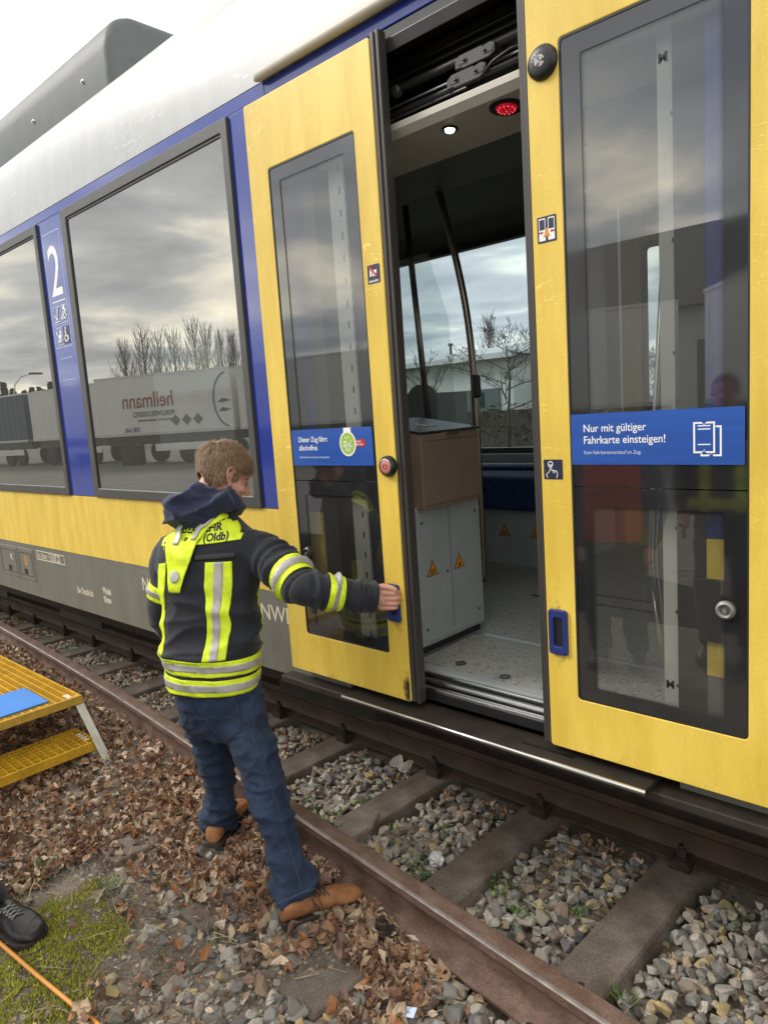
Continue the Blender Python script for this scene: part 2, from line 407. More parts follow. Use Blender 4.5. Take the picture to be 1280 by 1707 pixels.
# ================================================================== RAIL CAR
YB, YL = 1.89, 1.83            # body side plane, outer face of the sliding leaves
train = thing('rail_car', (-1.37, YB + 1.3, 0.0), 'yellow, blue and white regional rail car with its sliding door half open', 'train')
XA, XZ = -16.0, 6.0            # extent of the car body
DX0, DX1 = -2.03, -0.72        # door portal
# lower side panels
mb = MB()
for a, b in ((XA, DX0), (DX1, XZ)):
    mb.box(a, b, YB, YB + 0.05, 0.40, 0.768)
skirt = obj('lower_side_panel', mb, M['grey'], train)
mb = MB()
for a, b in ((XA, DX0), (DX1, XZ)):
    mb.box(a, b, YB - 0.001, YB + 0.05, 0.770, 1.139)
obj('yellow_side_band', mb, M['yellow'], train)
# underframe: tilted brown skirt foot and dark bottom
mb = MB()
mb.prism([(XA, YB + 0.012, 0.398), (XA, YB + 0.05, 0.398), (XA, YB + 0.17, 0.29), (XA, YB + 0.135, 0.275)], (XZ - XA, 0, 0))
obj('skirt_foot', mb, M['underframe'], train)
mb = MB()
mb.box(XA, XZ, YB + 0.17, 4.46, 0.34, 0.46)
for x in (-7.4, -5.6, -3.9, -2.9, -0.4, 1.2):
    mb.box(x, x + 0.7, YB + 0.30, YB + 0.9, 0.12, 0.34)
obj('underframe', mb, M['underframe'], train)
# window band: pillars, top strip
WZ0, WZ1 = 1.140, 2.742
wins = [(-7.91, -6.33), (-6.00, -4.416), (-4.08, -2.50)]
mb = MB()
xs = [XA, wins[0][0], wins[0][1], wins[1][0], wins[1][1], wins[2][0], wins[2][1], DX0]
for i in range(0, 8, 2): mb.box(xs[i], xs[i + 1], YB, YB + 0.05, WZ0 + 0.001, WZ1)
mb.box(DX1, XZ, YB, YB + 0.05, WZ0 + 0.001, WZ1)
mb.box(XA, XZ, YB, YB + 0.05, WZ1, 2.794)
obj('blue_window_band', mb, M['blue'], train, bevel=0.003)
# windows: frame > pane
for i, (a, b) in enumerate(wins):
    mb = MB()
    mb.ring(rr(a, b, WZ0 + 0.002, WZ1 - 0.002, 0.006), rr(a + 0.062, b - 0.042, WZ0 + 0.050, WZ1 - 0.052, 0.012), YB - 0.014, YB + 0.05)
    f = obj('window', mb, M['frame'], train, bevel=0.003)
    mb = MB(); mb.ring(rr(a + 0.062, b - 0.042, WZ0 + 0.050, WZ1 - 0.052, 0.012), rr(a + 0.070, b - 0.046, WZ0 + 0.054, WZ1 - 0.064, 0.012), YB - 0.009, YB + 0.02)
    obj('seal', mb, M['rubber'], f)
    mb = MB(); mb.add([(a + 0.06, YB - 0.004, WZ0 + 0.045), (b - 0.04, YB - 0.004, WZ0 + 0.045), (b - 0.04, YB - 0.004, WZ1 - 0.05), (a + 0.06, YB - 0.004, WZ1 - 0.05)], [(0, 1, 2, 3)])
    obj('pane', mb, M['wglass'], f)
    # pale grey glazing bead along the bottom
    mb = MB(); mb.box(a + 0.07, b - 0.05, YB - 0.012, YB - 0.002, WZ0 + 0.046, WZ0 + 0.053)
    obj('glazing_bead', mb, M['bead'], f)
# white cantrail and roof
prof = [(1.89, 2.796), (1.892, 2.90), (1.90, 3.0), (1.915, 3.09), (1.94, 3.175), (1.985, 3.25), (2.05, 3.31), (2.15, 3.365), (2.4, 3.43), (2.8, 3.47), (3.2, 3.48), (3.6, 3.47), (4.0, 3.43), (4.25, 3.365), (4.35, 3.31), (4.42, 3.25), (4.49, 3.09), (4.52, 2.796)]
mb = MB(); n = len(prof)
vs = [(x, y, z) for x in (XA, XZ) for y, z in prof]
mb.add(vs, [(i, i + 1, n + i + 1, n + i) for i in range(n - 1)])
obj('white_roof', mb, M['white'], train, angle=40)
# thin panel joint on the cantrail
mb = MB(); mb.box(-2.262, -2.2595, YB - 0.0015, YB + 0.004, 2.735, 2.83)
obj('panel_joint', mb, M['rubber'], train)
# roof equipment box
mb = MB()
rb = [(2.14, 3.30), (2.14, 3.63), (2.20, 3.745), (2.30, 3.79), (4.10, 3.79), (4.20, 3.70), (4.26, 3.60), (4.26, 3.30)]
mb.prism([(-10.5, y, z) for y, z in rb], (6.66, 0, 0))
box = obj('roof_box', mb, M['roofgrey'], train, bevel=0.06)
box.modifiers['bevel'].segments = 5; box.modifiers['bevel'].angle_limit = math.radians(20)
for p_ in box.data.polygons: p_.use_smooth = True
for x in (-4.15, -4.85, -5.62, -6.5, -7.4):
    mb = MB(); mb.lathe((x, 2.141, 3.50), (0, -1, 0), [(0, 0.013), (0.004, 0.013), (0.006, 0.008), (0.013, 0.008)], 10)
    obj('bolt', mb, M['steel'], box)
# drip rail over the door
mb = MB()
mb.tube([(-2.285, 1.872, 2.803)] + [(x, 1.868, 2.806) for x in (-2.26, -1.6, -0.8, 0.2)], [0.010, 0.020, 0.020, 0.020, 0.020], 12)
obj('drip_rail', mb, M['cream'], train, smooth=True)
# far side of the car body: wall with one big window and the opposite door
mb = MB()
FX = [(-7.9, -6.2), (-5.9, -4.3), (-4.02, -2.36)]
mb.box(XA, XZ, 4.46, 4.52, 0.40, 1.16)
mb.box(XA, XZ, 4.46, 4.52, 2.69, 2.80)
ed = [XA] + [v for p in FX for v in p] + [-2.05]
for i in range(0, len(ed), 2): mb.box(ed[i], ed[i + 1], 4.46, 4.52, 1.16, 2.69)
mb.box(-0.70, XZ, 4.46, 4.52, 1.16, 2.69)
obj('far_side_wall', mb, M['inwhite'], train)
for a, b in FX:
    mb = MB(); mb.ring(rr(a, b, 1.16, 2.69, 0.05), rr(a + 0.05, b - 0.05, 1.20, 2.65, 0.05), 4.44, 4.50)
    f = obj('far_window', mb, M['frame'], train)
    mb = MB(); mb.add([(a + .04, 4.48, 1.19), (b - .04, 4.48, 1.19), (b - .04, 4.48, 2.66), (a + .04, 4.48, 2.66)], [(0, 1, 2, 3)])
    obj('pane', mb, M['fglass'], f)
    mb = MB(); mb.box(a, b, 4.36, 4.45, 1.10, 1.16)
    obj('window_ledge', mb, M['inwhite'], f)
for a in (-2.03, -1.365):
    mb = MB(); mb.ring(rr(a, a + 0.655, 0.50, 2.70, 0.02), rr(a + 0.12, a + 0.535, 0.66, 2.44, 0.03), 4.45, 4.50)
    f = obj('far_door', mb, M['yellow'], train)
    mb = MB(); mb.add([(a + .11, 4.475, .65), (a + .545, 4.475, .65), (a + .545, 4.475, 2.45), (a + .11, 4.475, 2.45)], [(0, 1, 2, 3)])
    obj('pane', mb, M['fglass'], f)
    mb = MB(); mb.ring(rr(a + 0.118, a + 0.537, 0.658, 2.442, 0.03), rr(a + 0.165, a + 0.49, 0.70, 2.40, 0.02), 4.466, 4.472)
    mb.box(a + 0.165, a + 0.49, 4.466, 4.472, 1.22, 1.47)
    obj('dark_print', mb, M['frit'], f)

# ---- near door portal: black surround, pale jambs, head and sill
mb = MB()
mb.box(DX0 - 0.085, DX0, YB - 0.002, YB + 0.09, 0.46, 2.735)
mb.box(DX1, DX1 + 0.075, YB - 0.002, YB + 0.09, 0.46, 2.735)
mb.box(DX0, DX1, YB - 0.002, YB + 0.09, 2.70, 2.735)
obj('portal_surround', mb, M['rubber'], train)
for x0, x1 in ((-1.955, -1.875), (-0.762, -0.708)):
    mb = MB(); mb.box(x0, x1, YB + 0.005, YB + 0.11, 0.50, 2.69)
    j = obj('door_jamb', mb, M['jamb'], train, bevel=0.004)
    if x0 < -1.5:
        for k in range(24):
            mb = MB(); mb.box(x0 + 0.052, x0 + 0.059, YB + 0.0035, YB + 0.006, 0.66 + 0.078 * k, 0.685 + 0.078 * k)
            if k == 0: s0 = obj('slot', mb, M['rubber'], j); me0 = s0.data
            else:
                c = s0.copy(); COL.objects.link(c); c.location = s0.location + Vector((0, 0, 0.078 * k))
    else:
        for z in (0.72, 0.93, 1.16, 1.62, 1.9, 2.2):
            mb = MB(); mb.lathe(((x0 + x1) / 2 + 0.012, YB + 0.005, z), (0, -1, 0), [(0, 0.006), (0.002, 0.005)], 10); obj('screw', mb, M['dkmetal'], j)
mb = MB(); mb.box(-.69, -.50, YB - .016, YB - .003, .868, 1.035); obj('latch_bracket', mb, M['rubber'], train, bevel=.002)
# inner lining panels beside the portal
mb = MB()
mb.box(-6.2, DX0 - 0.0, YB + 0.06, YB + 0.12, 0.54, 1.14)
mb.box(DX1 + 0.08, 1.6, YB + 0.06, YB + 0.12, 0.54, 2.7)
obj('inner_side_lining', mb, M['inwhite'], train)
# head compartment with the door drive
head = obj('door_head_box', MB().box(-2.05, -0.66, 2.16, 2.20, 2.44, 2.735).box(-2.05, -0.66, 1.90, 2.20, 2.715, 2.735), M['black'], train)
mb = MB(); mb.prism([(-2.03, 1.885, 2.66), (-2.03, 1.875, 2.70), (-2.03, 1.90, 2.714), (-2.03, 1.93, 2.70)], (1.33, 0, 0))
obj('head_trim', mb, M['dkmetal'], head, bevel=0.003)
mb = MB(); mb.cyl((-2.0, 1.965, 2.582), (-0.75, 1.965, 2.582), 0.014, n=14)
obj('guide_rod', mb, M['dkmetal'], head, smooth=True)
mb = MB(); mb.cyl((-2.0, 1.965, 2.512), (-0.75, 1.965, 2.512), 0.010, n=14)
obj('guide_rod', mb, M['dkmetal'], head, smooth=True)
mb = MB(); mb.box(-2.0, -1.40, 1.99, 2.0, 2.510, 2.530); mb.box(-1.30, -0.75, 1.99, 2.0, 2.563, 2.582)
obj('steel_strip', mb, M['alu'], head, bevel=0.002)
mb = MB(); mb.box(-2.0, -0.75, 1.992, 2.0, 2.547, 2.552); mb.box(-2.0, -0.75, 1.992, 2.0, 2.596, 2.600)
obj('steel_strip', mb, M['alu'], head)
mb = MB(); mb.box(-2.03, -0.70, 2.02, 2.08, 2.67, 2.705); mb.box(-2.03, -0.70, 2.0, 2.03, 2.632, 2.645)
obj('cable_duct', mb, M['dkmetal'], head, bevel=0.004)
for x, z in ((-1.325, 2.562), (-1.36, 2.517)):
    mb = MB()
    mb.plate([(x - 0.075, z - 0.018), (x - .05, z - .018), (x - .045, z - .022), (x + 0.05, z - 0.022), (x + 0.072, z - 0.012), (x + 0.072, z + 0.014), (x + 0.055, z + 0.02), (x + 0.03, z + 0.016), (x + 0.025, z + 0.02), (x - 0.055, z + 0.02), (x - 0.075, z + 0.008)], 1.935, 1.95)
    br = obj('carriage_bracket', mb, M['dkmetal'], head, bevel=0.003)
    for k in (-0.048, 0.046):
        mb = MB(); mb.plate(rr(x + k - 0.02, x + k + 0.02, z - 0.009, z + 0.009, 0.0085), 1.933, 1.936); obj('slot', mb, M['black'], br)
        mb = MB(); mb.lathe((x + k * 0.8, 1.933, z), (0, -1, 0), [(0, 0.0045), (0.005, 0.0045), (0.006, 0.003)], 6); obj('bolt', mb, M['frame'], br)
mb = MB(); mb.lathe((-1.645, 1.95, 2.566), (0, -1, 0), [(0, 0.020), (0.018, 0.020), (0.022, 0.012)], 16)
obj('end_stop', mb, M['dkmetal'], head, smooth=False)
for x, zz in ((-1.61, 2.520), (-1.535, 2.520), (-1.46, 2.520), (-1.25, 2.572)):
    mb = MB(); mb.lathe((x, 1.99, zz), (0, -1, 0), [(0, 0.008), (0.004, 0.008), (0.006, 0.005)], 8); obj('bolt', mb, M['dkmetal'], head)
mb = MB(); mb.tube([(-1.32, 1.94, 2.49), (-1.26, 1.93, 2.52), (-1.2, 1.935, 2.535), (-1.12, 1.94, 2.53)], 0.004, 6)
obj('cable', mb, M['black'], head, smooth=True)
# cream soffit with two lamps
mb = MB()
mb.prism([(-2.03, 1.915, 2.462), (-2.03, 1.915, 2.44), (-2.03, 1.935, 2.418), (-2.03, 2.17, 2.395), (-2.03, 2.17, 2.44)], (1.33, 0, 0))
sof = obj('door_soffit', mb, M['cream'], train, bevel=0.004)
for x, y, r, m, nm in ((-1.475, 1.995, 0.017, M['lampwhite'], 'white_lamp'), (-1.262, 2.0, 0.034, M['lampred'], 'red_lamp')):
    ax = Vector((0, -0.097, -1)).normalized(); c = Vector((x, y, 2.418 - (y - 1.935) * 0.0979))
    mb = MB(); mb.lathe(c, ax, [(-0.004, r * 1.55), (0.003, r * 1.55), (0.006, r * 1.3), (0.004, r * 1.05)], 28); b_ = obj('lamp_bezel', mb, M['black'], sof, angle=40)
    mb = MB(); mb.lathe(c, ax, [(0.002, r), (0.009, r * 0.85), (0.013, r * 0.4)], 28); lo = obj(nm, mb, m, sof, smooth=True)
    if nm == 'red_lamp':
        mb = MB(); pa = ax.orthogonal().normalized(); pb = ax.cross(pa)
        for i in range(19):
            rr_ = 0 if i == 0 else (.4 if i < 7 else .75); t = i * 1.0472 if i < 7 else i * .5236; mb.lathe(c + (pa * math.cos(t) + pb * math.sin(t)) * r * rr_ + ax * (.0125 - .004 * rr_), ax, [(0, .0028), (.002, .002)], 8)
        tag(obj('led', mb, M['redled'], sof), kind='stuff')
# ceiling: perforated strip, dark upper panel, ceiling
mb = MB(); mb.prism([(-2.3, 2.172, 2.43), (-2.3, 2.172, 2.41), (-2.3, 2.62, 2.45), (-2.3, 2.62, 2.47)], (1.9, 0, 0))
pf = obj('perforated_ceiling_panel', mb, M['perf'], train)
mb = MB()
for i in range(70):
    for j in range(18):
        x = -1.98 + i * 0.0182; y = 2.20 + j * 0.0225; z = 2.41 + (y - 2.172) * 0.0893 - 0.0006
        r = 0.0042; mb.add([(x - r, y, z), (x, y + r, z), (x + r, y, z), (x, y - r, z)], [(0, 1, 2, 3)])
tag(obj('perforation', mb, M['black'], pf), kind='stuff')
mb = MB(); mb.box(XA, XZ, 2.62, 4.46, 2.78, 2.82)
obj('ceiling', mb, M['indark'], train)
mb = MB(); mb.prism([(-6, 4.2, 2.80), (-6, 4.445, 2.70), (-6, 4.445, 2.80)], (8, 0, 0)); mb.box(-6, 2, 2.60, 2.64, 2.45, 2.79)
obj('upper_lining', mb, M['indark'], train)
# floor and threshold
FZ = 0.55
mb = MB(); mb.box(XA, XZ, 2.02, 4.46, 0.46, FZ)
fl = obj('car_floor', mb, M['vinyl'], train)
mb = MB(); mb.box(-1.80, -0.72, 2.400, 2.425, FZ, FZ + 0.003); mb.box(-1.800, -1.772, 2.02, 2.400, FZ, FZ + 0.003)
obj('floor_strip', mb, M['alu'], fl)
mb = MB(); mb.box(-1.9, -1.2, 3.05, 3.065, FZ, FZ + 0.003); mb.box(-1.9, -1.2, 3.20, 3.215, FZ, FZ + 0.003)
obj('floor_groove', mb, M['dkmetal'], fl)
for x, y in ((-1.615, 2.08), (-1.40, 2.055), (-1.19, 2.045), (-1.0, 2.05)):
    mb = MB(); mb.ring([(x + .021 * math.cos(t), y + .021 * math.sin(t)) for t in [i * math.pi / 10 for i in range(20)]], [(x + .016 * math.cos(t), y + .016 * math.sin(t)) for t in [i * math.pi / 10 for i in range(20)]], -0.003, 0)
    mb.add([], [])
    me = mb.mesh('floor_stud', M['dkmetal']); me.transform(Matrix(((1, 0, 0, 0), (0, 0, 1, 0), (0, -1, 0, FZ + 0.0002), (0, 0, 0, 1)))); link('floor_stud', me, fl)
    mb = MB(); mb.lathe((x, y, FZ), (0, 0, 1), [(0, 0.016), (0.0015, 0.015)], 16); obj('floor_stud', mb, M['perf'], fl)
mb = MB(); mb.box(DX0 + .02, DX1 - .0, 1.975, 2.02, 0.47, 0.549)
sill = obj('door_sill', mb, M['inwhite'], train, bevel=0.002)
for y, z, r in ((1.968, 0.541, 0.005), (1.940, 0.528, 0.005), (1.912, 0.512, 0.010)):
    mb = MB(); mb.box(DX0 + .02, DX1, y - r, y + r, z - 0.02, z); obj('sill_rail', mb, M['steel'], sill, bevel=0.003)
mb = MB(); mb.box(DX0 + .02, DX1, 1.895, 1.978, 0.47, 0.502); obj('sill_bed', mb, M['black'], sill)
# sliding step under the door
mb = MB(); mb.box(-1.965, -0.775, 1.785, 1.92, 0.425, 0.444)
step = obj('door_step', mb, M['underframe'], train, bevel=0.003)
mb = MB(); mb.cyl((-1.968, 1.781, 0.441), (-0.772, 1.781, 0.441), 0.008, n=12); obj('step_edge', mb, M['steel'], step, smooth=True)
mb = MB(); mb.box(-1.20, -1.02, 1.835, 1.848, 0.4405, 0.4448); obj('step_slot', mb, M['black'], step)
mb = MB(); mb.box(-2.4, XZ, 1.825, 1.93, 0.395, 0.424); obj('step_housing', mb, M['underframe'], train, bevel=0.004)

# ---- sliding leaves
def leaf(x0, side):
    """x0 = left end of the yellow panel; side: where the black closing edge is"""
    W_, Z0, Z1 = 0.666, 0.474, 2.706
    x1 = x0 + W_
    wx0, wx1, wz0, wz1 = x0 + (0.115 if side == 'R' else 0.096), x1 - (0.092 if side == 'R' else 0.105), 0.642, 2.452
    if side == 'L': wx0, wx1 = x0 + 0.095, x0 + 0.561
    mb = MB(); mb.ring(rr(x0, x1, Z0, Z1, 0.010), rr(wx0, wx1, wz0, wz1, 0.012), YL, YL + 0.042)
    d = obj('sliding_door', mb, M['yellow'], train, bevel=0.003)
    mb = MB()
    if side == 'R':
        mb.box(x1 + 0.001, x1 + 0.017, YL + 0.004, YL + 0.040, Z0 + 0.003, Z1 + 0.012); mb.box(x1 + 0.017, x1 + 0.033, YL + 0.010, YL + 0.048, Z0 - 0.004, Z1 + 0.016)
    else:
        mb.box(x0 - 0.017, x0 - 0.001, YL + 0.004, YL + 0.040, Z0 + 0.003, Z1 + 0.012); mb.box(x0 - 0.031, x0 - 0.017, YL + 0.010, YL + 0.048, Z0 - 0.004, Z1 + 0.016)
    obj('closing_edge', mb, M['seal'], d, bevel=0.003)
    mb = MB(); mb.ring(rr(wx0, wx1, wz0, wz1, 0.012), rr(wx0 + 0.005, wx1 - 0.005, wz0 + 0.005, wz1 - 0.005, 0.010), YL + 0.0015, YL + 0.03)
    obj('window_seal', mb, M['rubber'], d)
    cx0, cx1 = (wx0 + 0.058, wx1 - 0.058)
    gy = YL + 0.004
    for za, zb, ca, cb in ((1.2755, wz1 - 0.004, 1.36, 2.398), (wz0 + 0.004, 1.2725, 0.684, 1.218)):
        mb = MB(); mb.ring(rr(wx0 + 0.004, wx1 - 0.004, za, zb, 0.008), rr(cx0, cx1, ca, cb, 0.006), gy, gy + 0.006)
        obj('dark_glass_border', mb, M['frit'], d)
        mb = MB(); mb.add([(cx0 - .004, gy + .003, ca - .004), (cx1 + .004, gy + .003, ca - .004), (cx1 + .004, gy + .003, cb + .004), (cx0 - .004, gy + .003, cb + .004)], [(0, 1, 2, 3)])
        obj('door_pane', mb, M['dglass'], d)
        # halftone dots fading out from the printed border
        mb = MB(); p = 0.0042
        for k, r in ((0.55, 0.0016), (1.45, 0.0011), (2.35, 0.0007)):
            nx = int((cx1 - cx0) / p); nz = int((cb - ca) / p)
            for i in range(nx):
                for zz in (ca + k * p, cb - k * p):
                    x = cx0 + (i + 0.5 * (int(k) % 2)) * p; mb.add([(x - r, gy + .0015, zz), (x, gy + .0015, zz + r), (x + r, gy + .0015, zz), (x, gy + .0015, zz - r)], [(0, 1, 2, 3)])
            for i in range(nz):
                for x in (cx0 + k * p, cx1 - k * p):
                    zz = ca + (i + 0.5 * (int(k) % 2)) * p; mb.add([(x - r, gy + .0015, zz), (x, gy + .0015, zz + r), (x + r, gy + .0015, zz), (x, gy + .0015, zz - r)], [(0, 1, 2, 3)])
        tag(obj('halftone_dots', mb, M['frit'], d), kind='stuff')
    # recessed pull handle
    hx = -1.738 if side == 'R' else -1.078
    mb = MB(); mb.ring(rr(hx, hx + 0.061, 0.770, 0.908, 0.010), rr(hx + 0.017, hx + 0.046, 0.795, 0.884, 0.008), YL - 0.010, YL + 0.002)
    obj('pull_handle', mb, M['handle'], d, bevel=0.003)
    mb = MB(); mb.plate(rr(hx + 0.015, hx + 0.048, 0.793, 0.886, 0.006), YL - 0.0025, YL + 0.0005); obj('handle_recess', mb, M['ink'], d)
    return d
doorL = leaf(-2.322, 'R')
doorR = leaf(-1.087, 'L')
doorL['label'] = 'left yellow door leaf with the no-alcohol sticker, pulled by the man'
doorR['label'] = 'right yellow door leaf with the ticket sticker and black speaker'
# stickers across both leaves
def sticker(d, x0, x1, z0, z1):
    mb = MB(); mb.plate(rr(x0, x1, z0, z1, 0.002, 1), YL + 0.0008, YL + 0.0025); return obj('sticker', mb, M['sticker'], d)
ys = YL + 0.0004
sticker(doorL, -2.199, -1.760, 1.333, 1.472)
text('Dieser Zug fährt', 0.0285, M['print_white'], -2.160, ys, 1.424, doorL, squeeze=0.86, bold=0.00015)
text('alkoholfrei.', 0.0285, M['print_white'], -2.160, ys, 1.392, doorL, squeeze=0.86, bold=0.00015)
text('Alkoholkonsum im Zug ist nicht gestattet.', 0.0118, M['print_dim'], -2.160, ys, 1.3615, doorL, squeeze=0.86)
def disc(d, name, cx, cz, rx, rz, m, y=ys, n=28, a0=0, a1=2 * math.pi):
    mb = MB(); mb.plate([(cx + rx * math.cos(a0 + (a1 - a0) * i / n), cz + rz * math.sin(a0 + (a1 - a0) * i / n)) for i in range(n if a1 - a0 > 6.28 else n + 1)], y - 0.0003, y); return obj(name, mb, m, d)
CX, CZ = -1.885, 1.414
mb = MB(); mb.plate(rr(CX - 0.019, CX + 0.019, 1.44, 1.472, 0.001, 1), ys - 0.0003, ys); obj('badge_strap', mb, M['print_white'], doorL)
disc(doorL, 'badge_rim', CX, CZ, 0.0425, 0.0465, M['print_white'], ys - 0.0004)
disc(doorL, 'badge', CX, CZ, 0.036, 0.040, M['green'], ys - 0.0008)
for s_, z_, q in (('EIN', 1.414, .014), ('NETTER', 1.400, .0145), ('ZUG', 1.3865, .0145)): text(s_, q, M['print_white'], CX - (0.012 if s_ == 'EIN' else 0), ys - 0.0013, z_, doorL, 'CENTER', 0.9, 0.0003)
for k in (-0.008, 0.004): disc(doorL, 'badge_dot', CX + k, 1.436, 0.0035, 0.0035, M['print_white'], ys - 0.0012, 10)
mb = MB(); mb.tube([(CX + 0.010 + 0.012 * math.cos(t), ys - 0.0016, 1.424 + 0.012 * math.sin(t)) for t in [math.radians(a) for a in (-110, -80, -50, -20, 10)]], 0.002, 6); obj('badge_smile', mb, M['print_white'], doorL)
mb = MB(); mb.plate(rr(CX + 0.036, CX + 0.088, 1.402, 1.428, 0.003, 2), ys - 0.0006, ys); obj('badge_flag', mb, M['red'], doorL)
text('Ich fahr', 0.0105, M['print_white'], CX + 0.041, ys - 0.0010, 1.4175, doorL, squeeze=0.9); text('alkoholfrei', 0.0105, M['print_white'], CX + 0.041, ys - 0.0010, 1.407, doorL, squeeze=0.85)
# right sticker
sticker(doorR, -0.988, -0.536, 1.337, 1.477)
text('Nur mit gültiger', 0.0300, M['print_white'], -0.952, ys, 1.427, doorR, squeeze=0.90, bold=0.00015)
text('Fahrkarte einsteigen!', 0.0300, M['print_white'], -0.952, ys, 1.395, doorR, squeeze=0.90, bold=0.00015)
text('Kein Fahrkartenverkauf im Zug.', 0.0145, M['print_dim'], -0.952, ys, 1.366, doorR, squeeze=0.88, shear=0.15)
def ticket(x, z, w_, h_, yo):
    a = 0.006; pts = [(x, z), (x + w_ * .38, z), (x + w_ * .5, z + a), (x + w_ * .62, z), (x + w_, z), (x + w_, z + h_), (x + w_ * .62, z + h_), (x + w_ * .5, z + h_ - a), (x + w_ * .38, z + h_), (x, z + h_)]
    c = (x + w_ / 2, z + h_ / 2); inn = [(px + (0.0045 if px < c[0] else -0.0045 if px > c[0] + 1e-6 else 0), pz + (0.0045 if pz < c[1] else -0.0045)) for px, pz in pts]
    mb = MB(); mb.ring(pts, inn, ys - yo - .0003, ys - yo); return obj('ticket_symbol', mb, M['print_white'], doorR)
ticket(-0.655, 1.366, 0.052, 0.077, .0010); ticket(-0.638, 1.358, 0.050, 0.075, 0)
mb = MB(); mb.plate(rr(-0.6555, -0.6025, 1.3655, 1.4435, 0.001, 1), ys - 0.0008, ys - 0.0005); obj('ticket_symbol', mb, M['sticker'], doorR)
for z, q in ((1.432, .030), (1.424, .030), (1.386, .030)):
    mb = MB(); mb.box(-0.644, -0.644 + q, ys - 0.0013, ys - .0008, z, z + 0.0028); obj('ticket_line', mb, M['print_white'], doorR)
# small signs, button, speaker, locks
def plate_sign(d, name, x0, x1, z0, z1, m):
    mb = MB(); mb.plate(rr(x0, x1, z0, z1, 0.002, 1), YL - 0.0012, YL + 0.001); return obj(name, mb, m, d)
yp = YL - 0.0014
plate_sign(doorL, 'alcohol_sign', -1.727, -1.671, 1.951, 2.012, M['navy'])
mb = MB(); mb.plate([(-1.716, 1.974), (-1.708, 1.974), (-1.708, 1.99), (-1.710, 1.996), (-1.710, 2.003), (-1.714, 2.003), (-1.714, 1.996), (-1.716, 1.99)], yp - .0003, yp); mb.plate([(-1.703, 1.974), (-1.688, 1.974), (-1.684, 1.994), (-1.706, 1.994)], yp - .0003, yp); obj('bottle_symbol', mb, M['print_white'], doorL)
mb = MB(); mb.prism([(-1.718, yp - .0012, 2.004), (-1.712, yp - .0012, 2.008), (-1.680, yp - .0012, 1.972), (-1.686, yp - .0012, 1.968)], (0, .0006, 0)); obj('red_bar', mb, M['red'], doorL)
text('alkoholfrei', 0.0115, M['print_white'], -1.699, yp, 1.955, doorL, 'CENTER', 0.9, 0.0002)
plate_sign(doorR, 'door_warning_sign', -1.071, -1.013, 1.951, 2.020, M['navy'])
mb = MB(); mb.plate(rr(-1.066, -1.046, 1.956, 2.015, .001, 1), yp - .0002, yp); mb.plate(rr(-1.038, -1.018, 1.956, 2.015, .001, 1), yp - .0002, yp); obj('door_symbol', mb, M['print_white'], doorR)
mb = MB(); mb.plate(rr(-1.064, -1.048, 1.985, 2.012, .001, 1), yp - .0005, yp); mb.plate(rr(-1.036, -1.020, 1.985, 2.012, .001, 1), yp - .0005, yp); obj('door_symbol', mb, M['navy'], doorR)
mb = MB(); mb.plate([(-1.053, 1.966), (-1.031, 1.966), (-1.036, 1.974), (-1.039, 1.988), (-1.045, 1.988), (-1.048, 1.974)], yp - .0009, yp); obj('bell_symbol', mb, M['amber'], doorR)
for sx in (-1, 1):
    c = -1.042 + sx * 0.016; mb = MB(); mb.plate([(c - sx * 0.006, 1.978), (c + sx * .001, 1.983), (c + sx * .001, 1.980), (c + sx * .008, 1.980), (c + sx * .008, 1.976), (c + sx * .001, 1.976), (c + sx * .001, 1.973)], yp - .0007, yp); obj('arrow_symbol', mb, M['red'], doorR)
plate_sign(doorR, 'touch_sign', -1.078, -1.018, 1.295, 1.352, M['navy'])
mb = MB(); t0 = [(-1.056 + 0.0085 * math.cos(i * math.pi / 10), 1.339 + 0.0085 * math.sin(i * math.pi / 10)) for i in range(20)]
mb.ring(t0, [(-1.056 + (a + 1.056) * .72, 1.339 + (b - 1.339) * .72) for a, b in t0], yp - .0003, yp); obj('touch_symbol', mb, M['print_white'], doorR)
mb = MB(); mb.tube([(-1.066, yp, 1.299), (-1.070, yp, 1.309), (-1.062, yp, 1.315), (-1.058, yp, 1.320), (-1.058, yp, 1.338), (-1.053, yp, 1.338), (-1.053, yp, 1.322), (-1.036, yp, 1.318), (-1.034, yp, 1.310), (-1.037, yp, 1.299)], 0.0013, 5)
for q in (-1.048, -1.0425): mb.tube([(q, yp, 1.321), (q, yp, 1.313)], 0.0011, 5)
obj('touch_symbol', mb, M['print_white'], doorR)
mb = MB(); mb.lathe((-1.687, YL, 1.332), (0, -1, 0), [(0, 0.037), (0.012, 0.037), (0.020, 0.031), (0.020, 0.027)], 32); bt = obj('door_button', mb, M['black'], doorL, angle=40)
mb = MB(); mb.lathe((-1.687, YL, 1.332), (0, -1, 0), [(0.010, 0.028), (0.0215, 0.0275), (0.0225, 0.0235), (0.018, 0.0235)], 32); obj('button_ring', mb, M['steel'], doorL, smooth=False)
mb = MB(); mb.lathe((-1.687, YL, 1.332), (0, -1, 0), [(0.012, 0.0232), (0.0215, 0.022), (0.023, 0.018)], 28); obj('button_cap', mb, M['salmon'], doorL, angle=40)
for sx in (-1, 1):
    mb = MB(); c = -1.687 + sx * 0.003; mb.tube([(c, YL - .0235, 1.340), (c + sx * .007, YL - .0235, 1.332), (c, YL - .0235, 1.324)], 0.0014, 5); obj('button_symbol', mb, M['ink'], doorL)
mb = MB(); mb.lathe((-1.037, YL, 2.408), (0, -1, 0), [(0, 0.044), (0.006, 0.044), (0.014, 0.037), (0.018, 0.030), (0.018, 0.001)], 36); sp = obj('speaker', mb, M['black'], doorR, angle=50)
mb = MB()
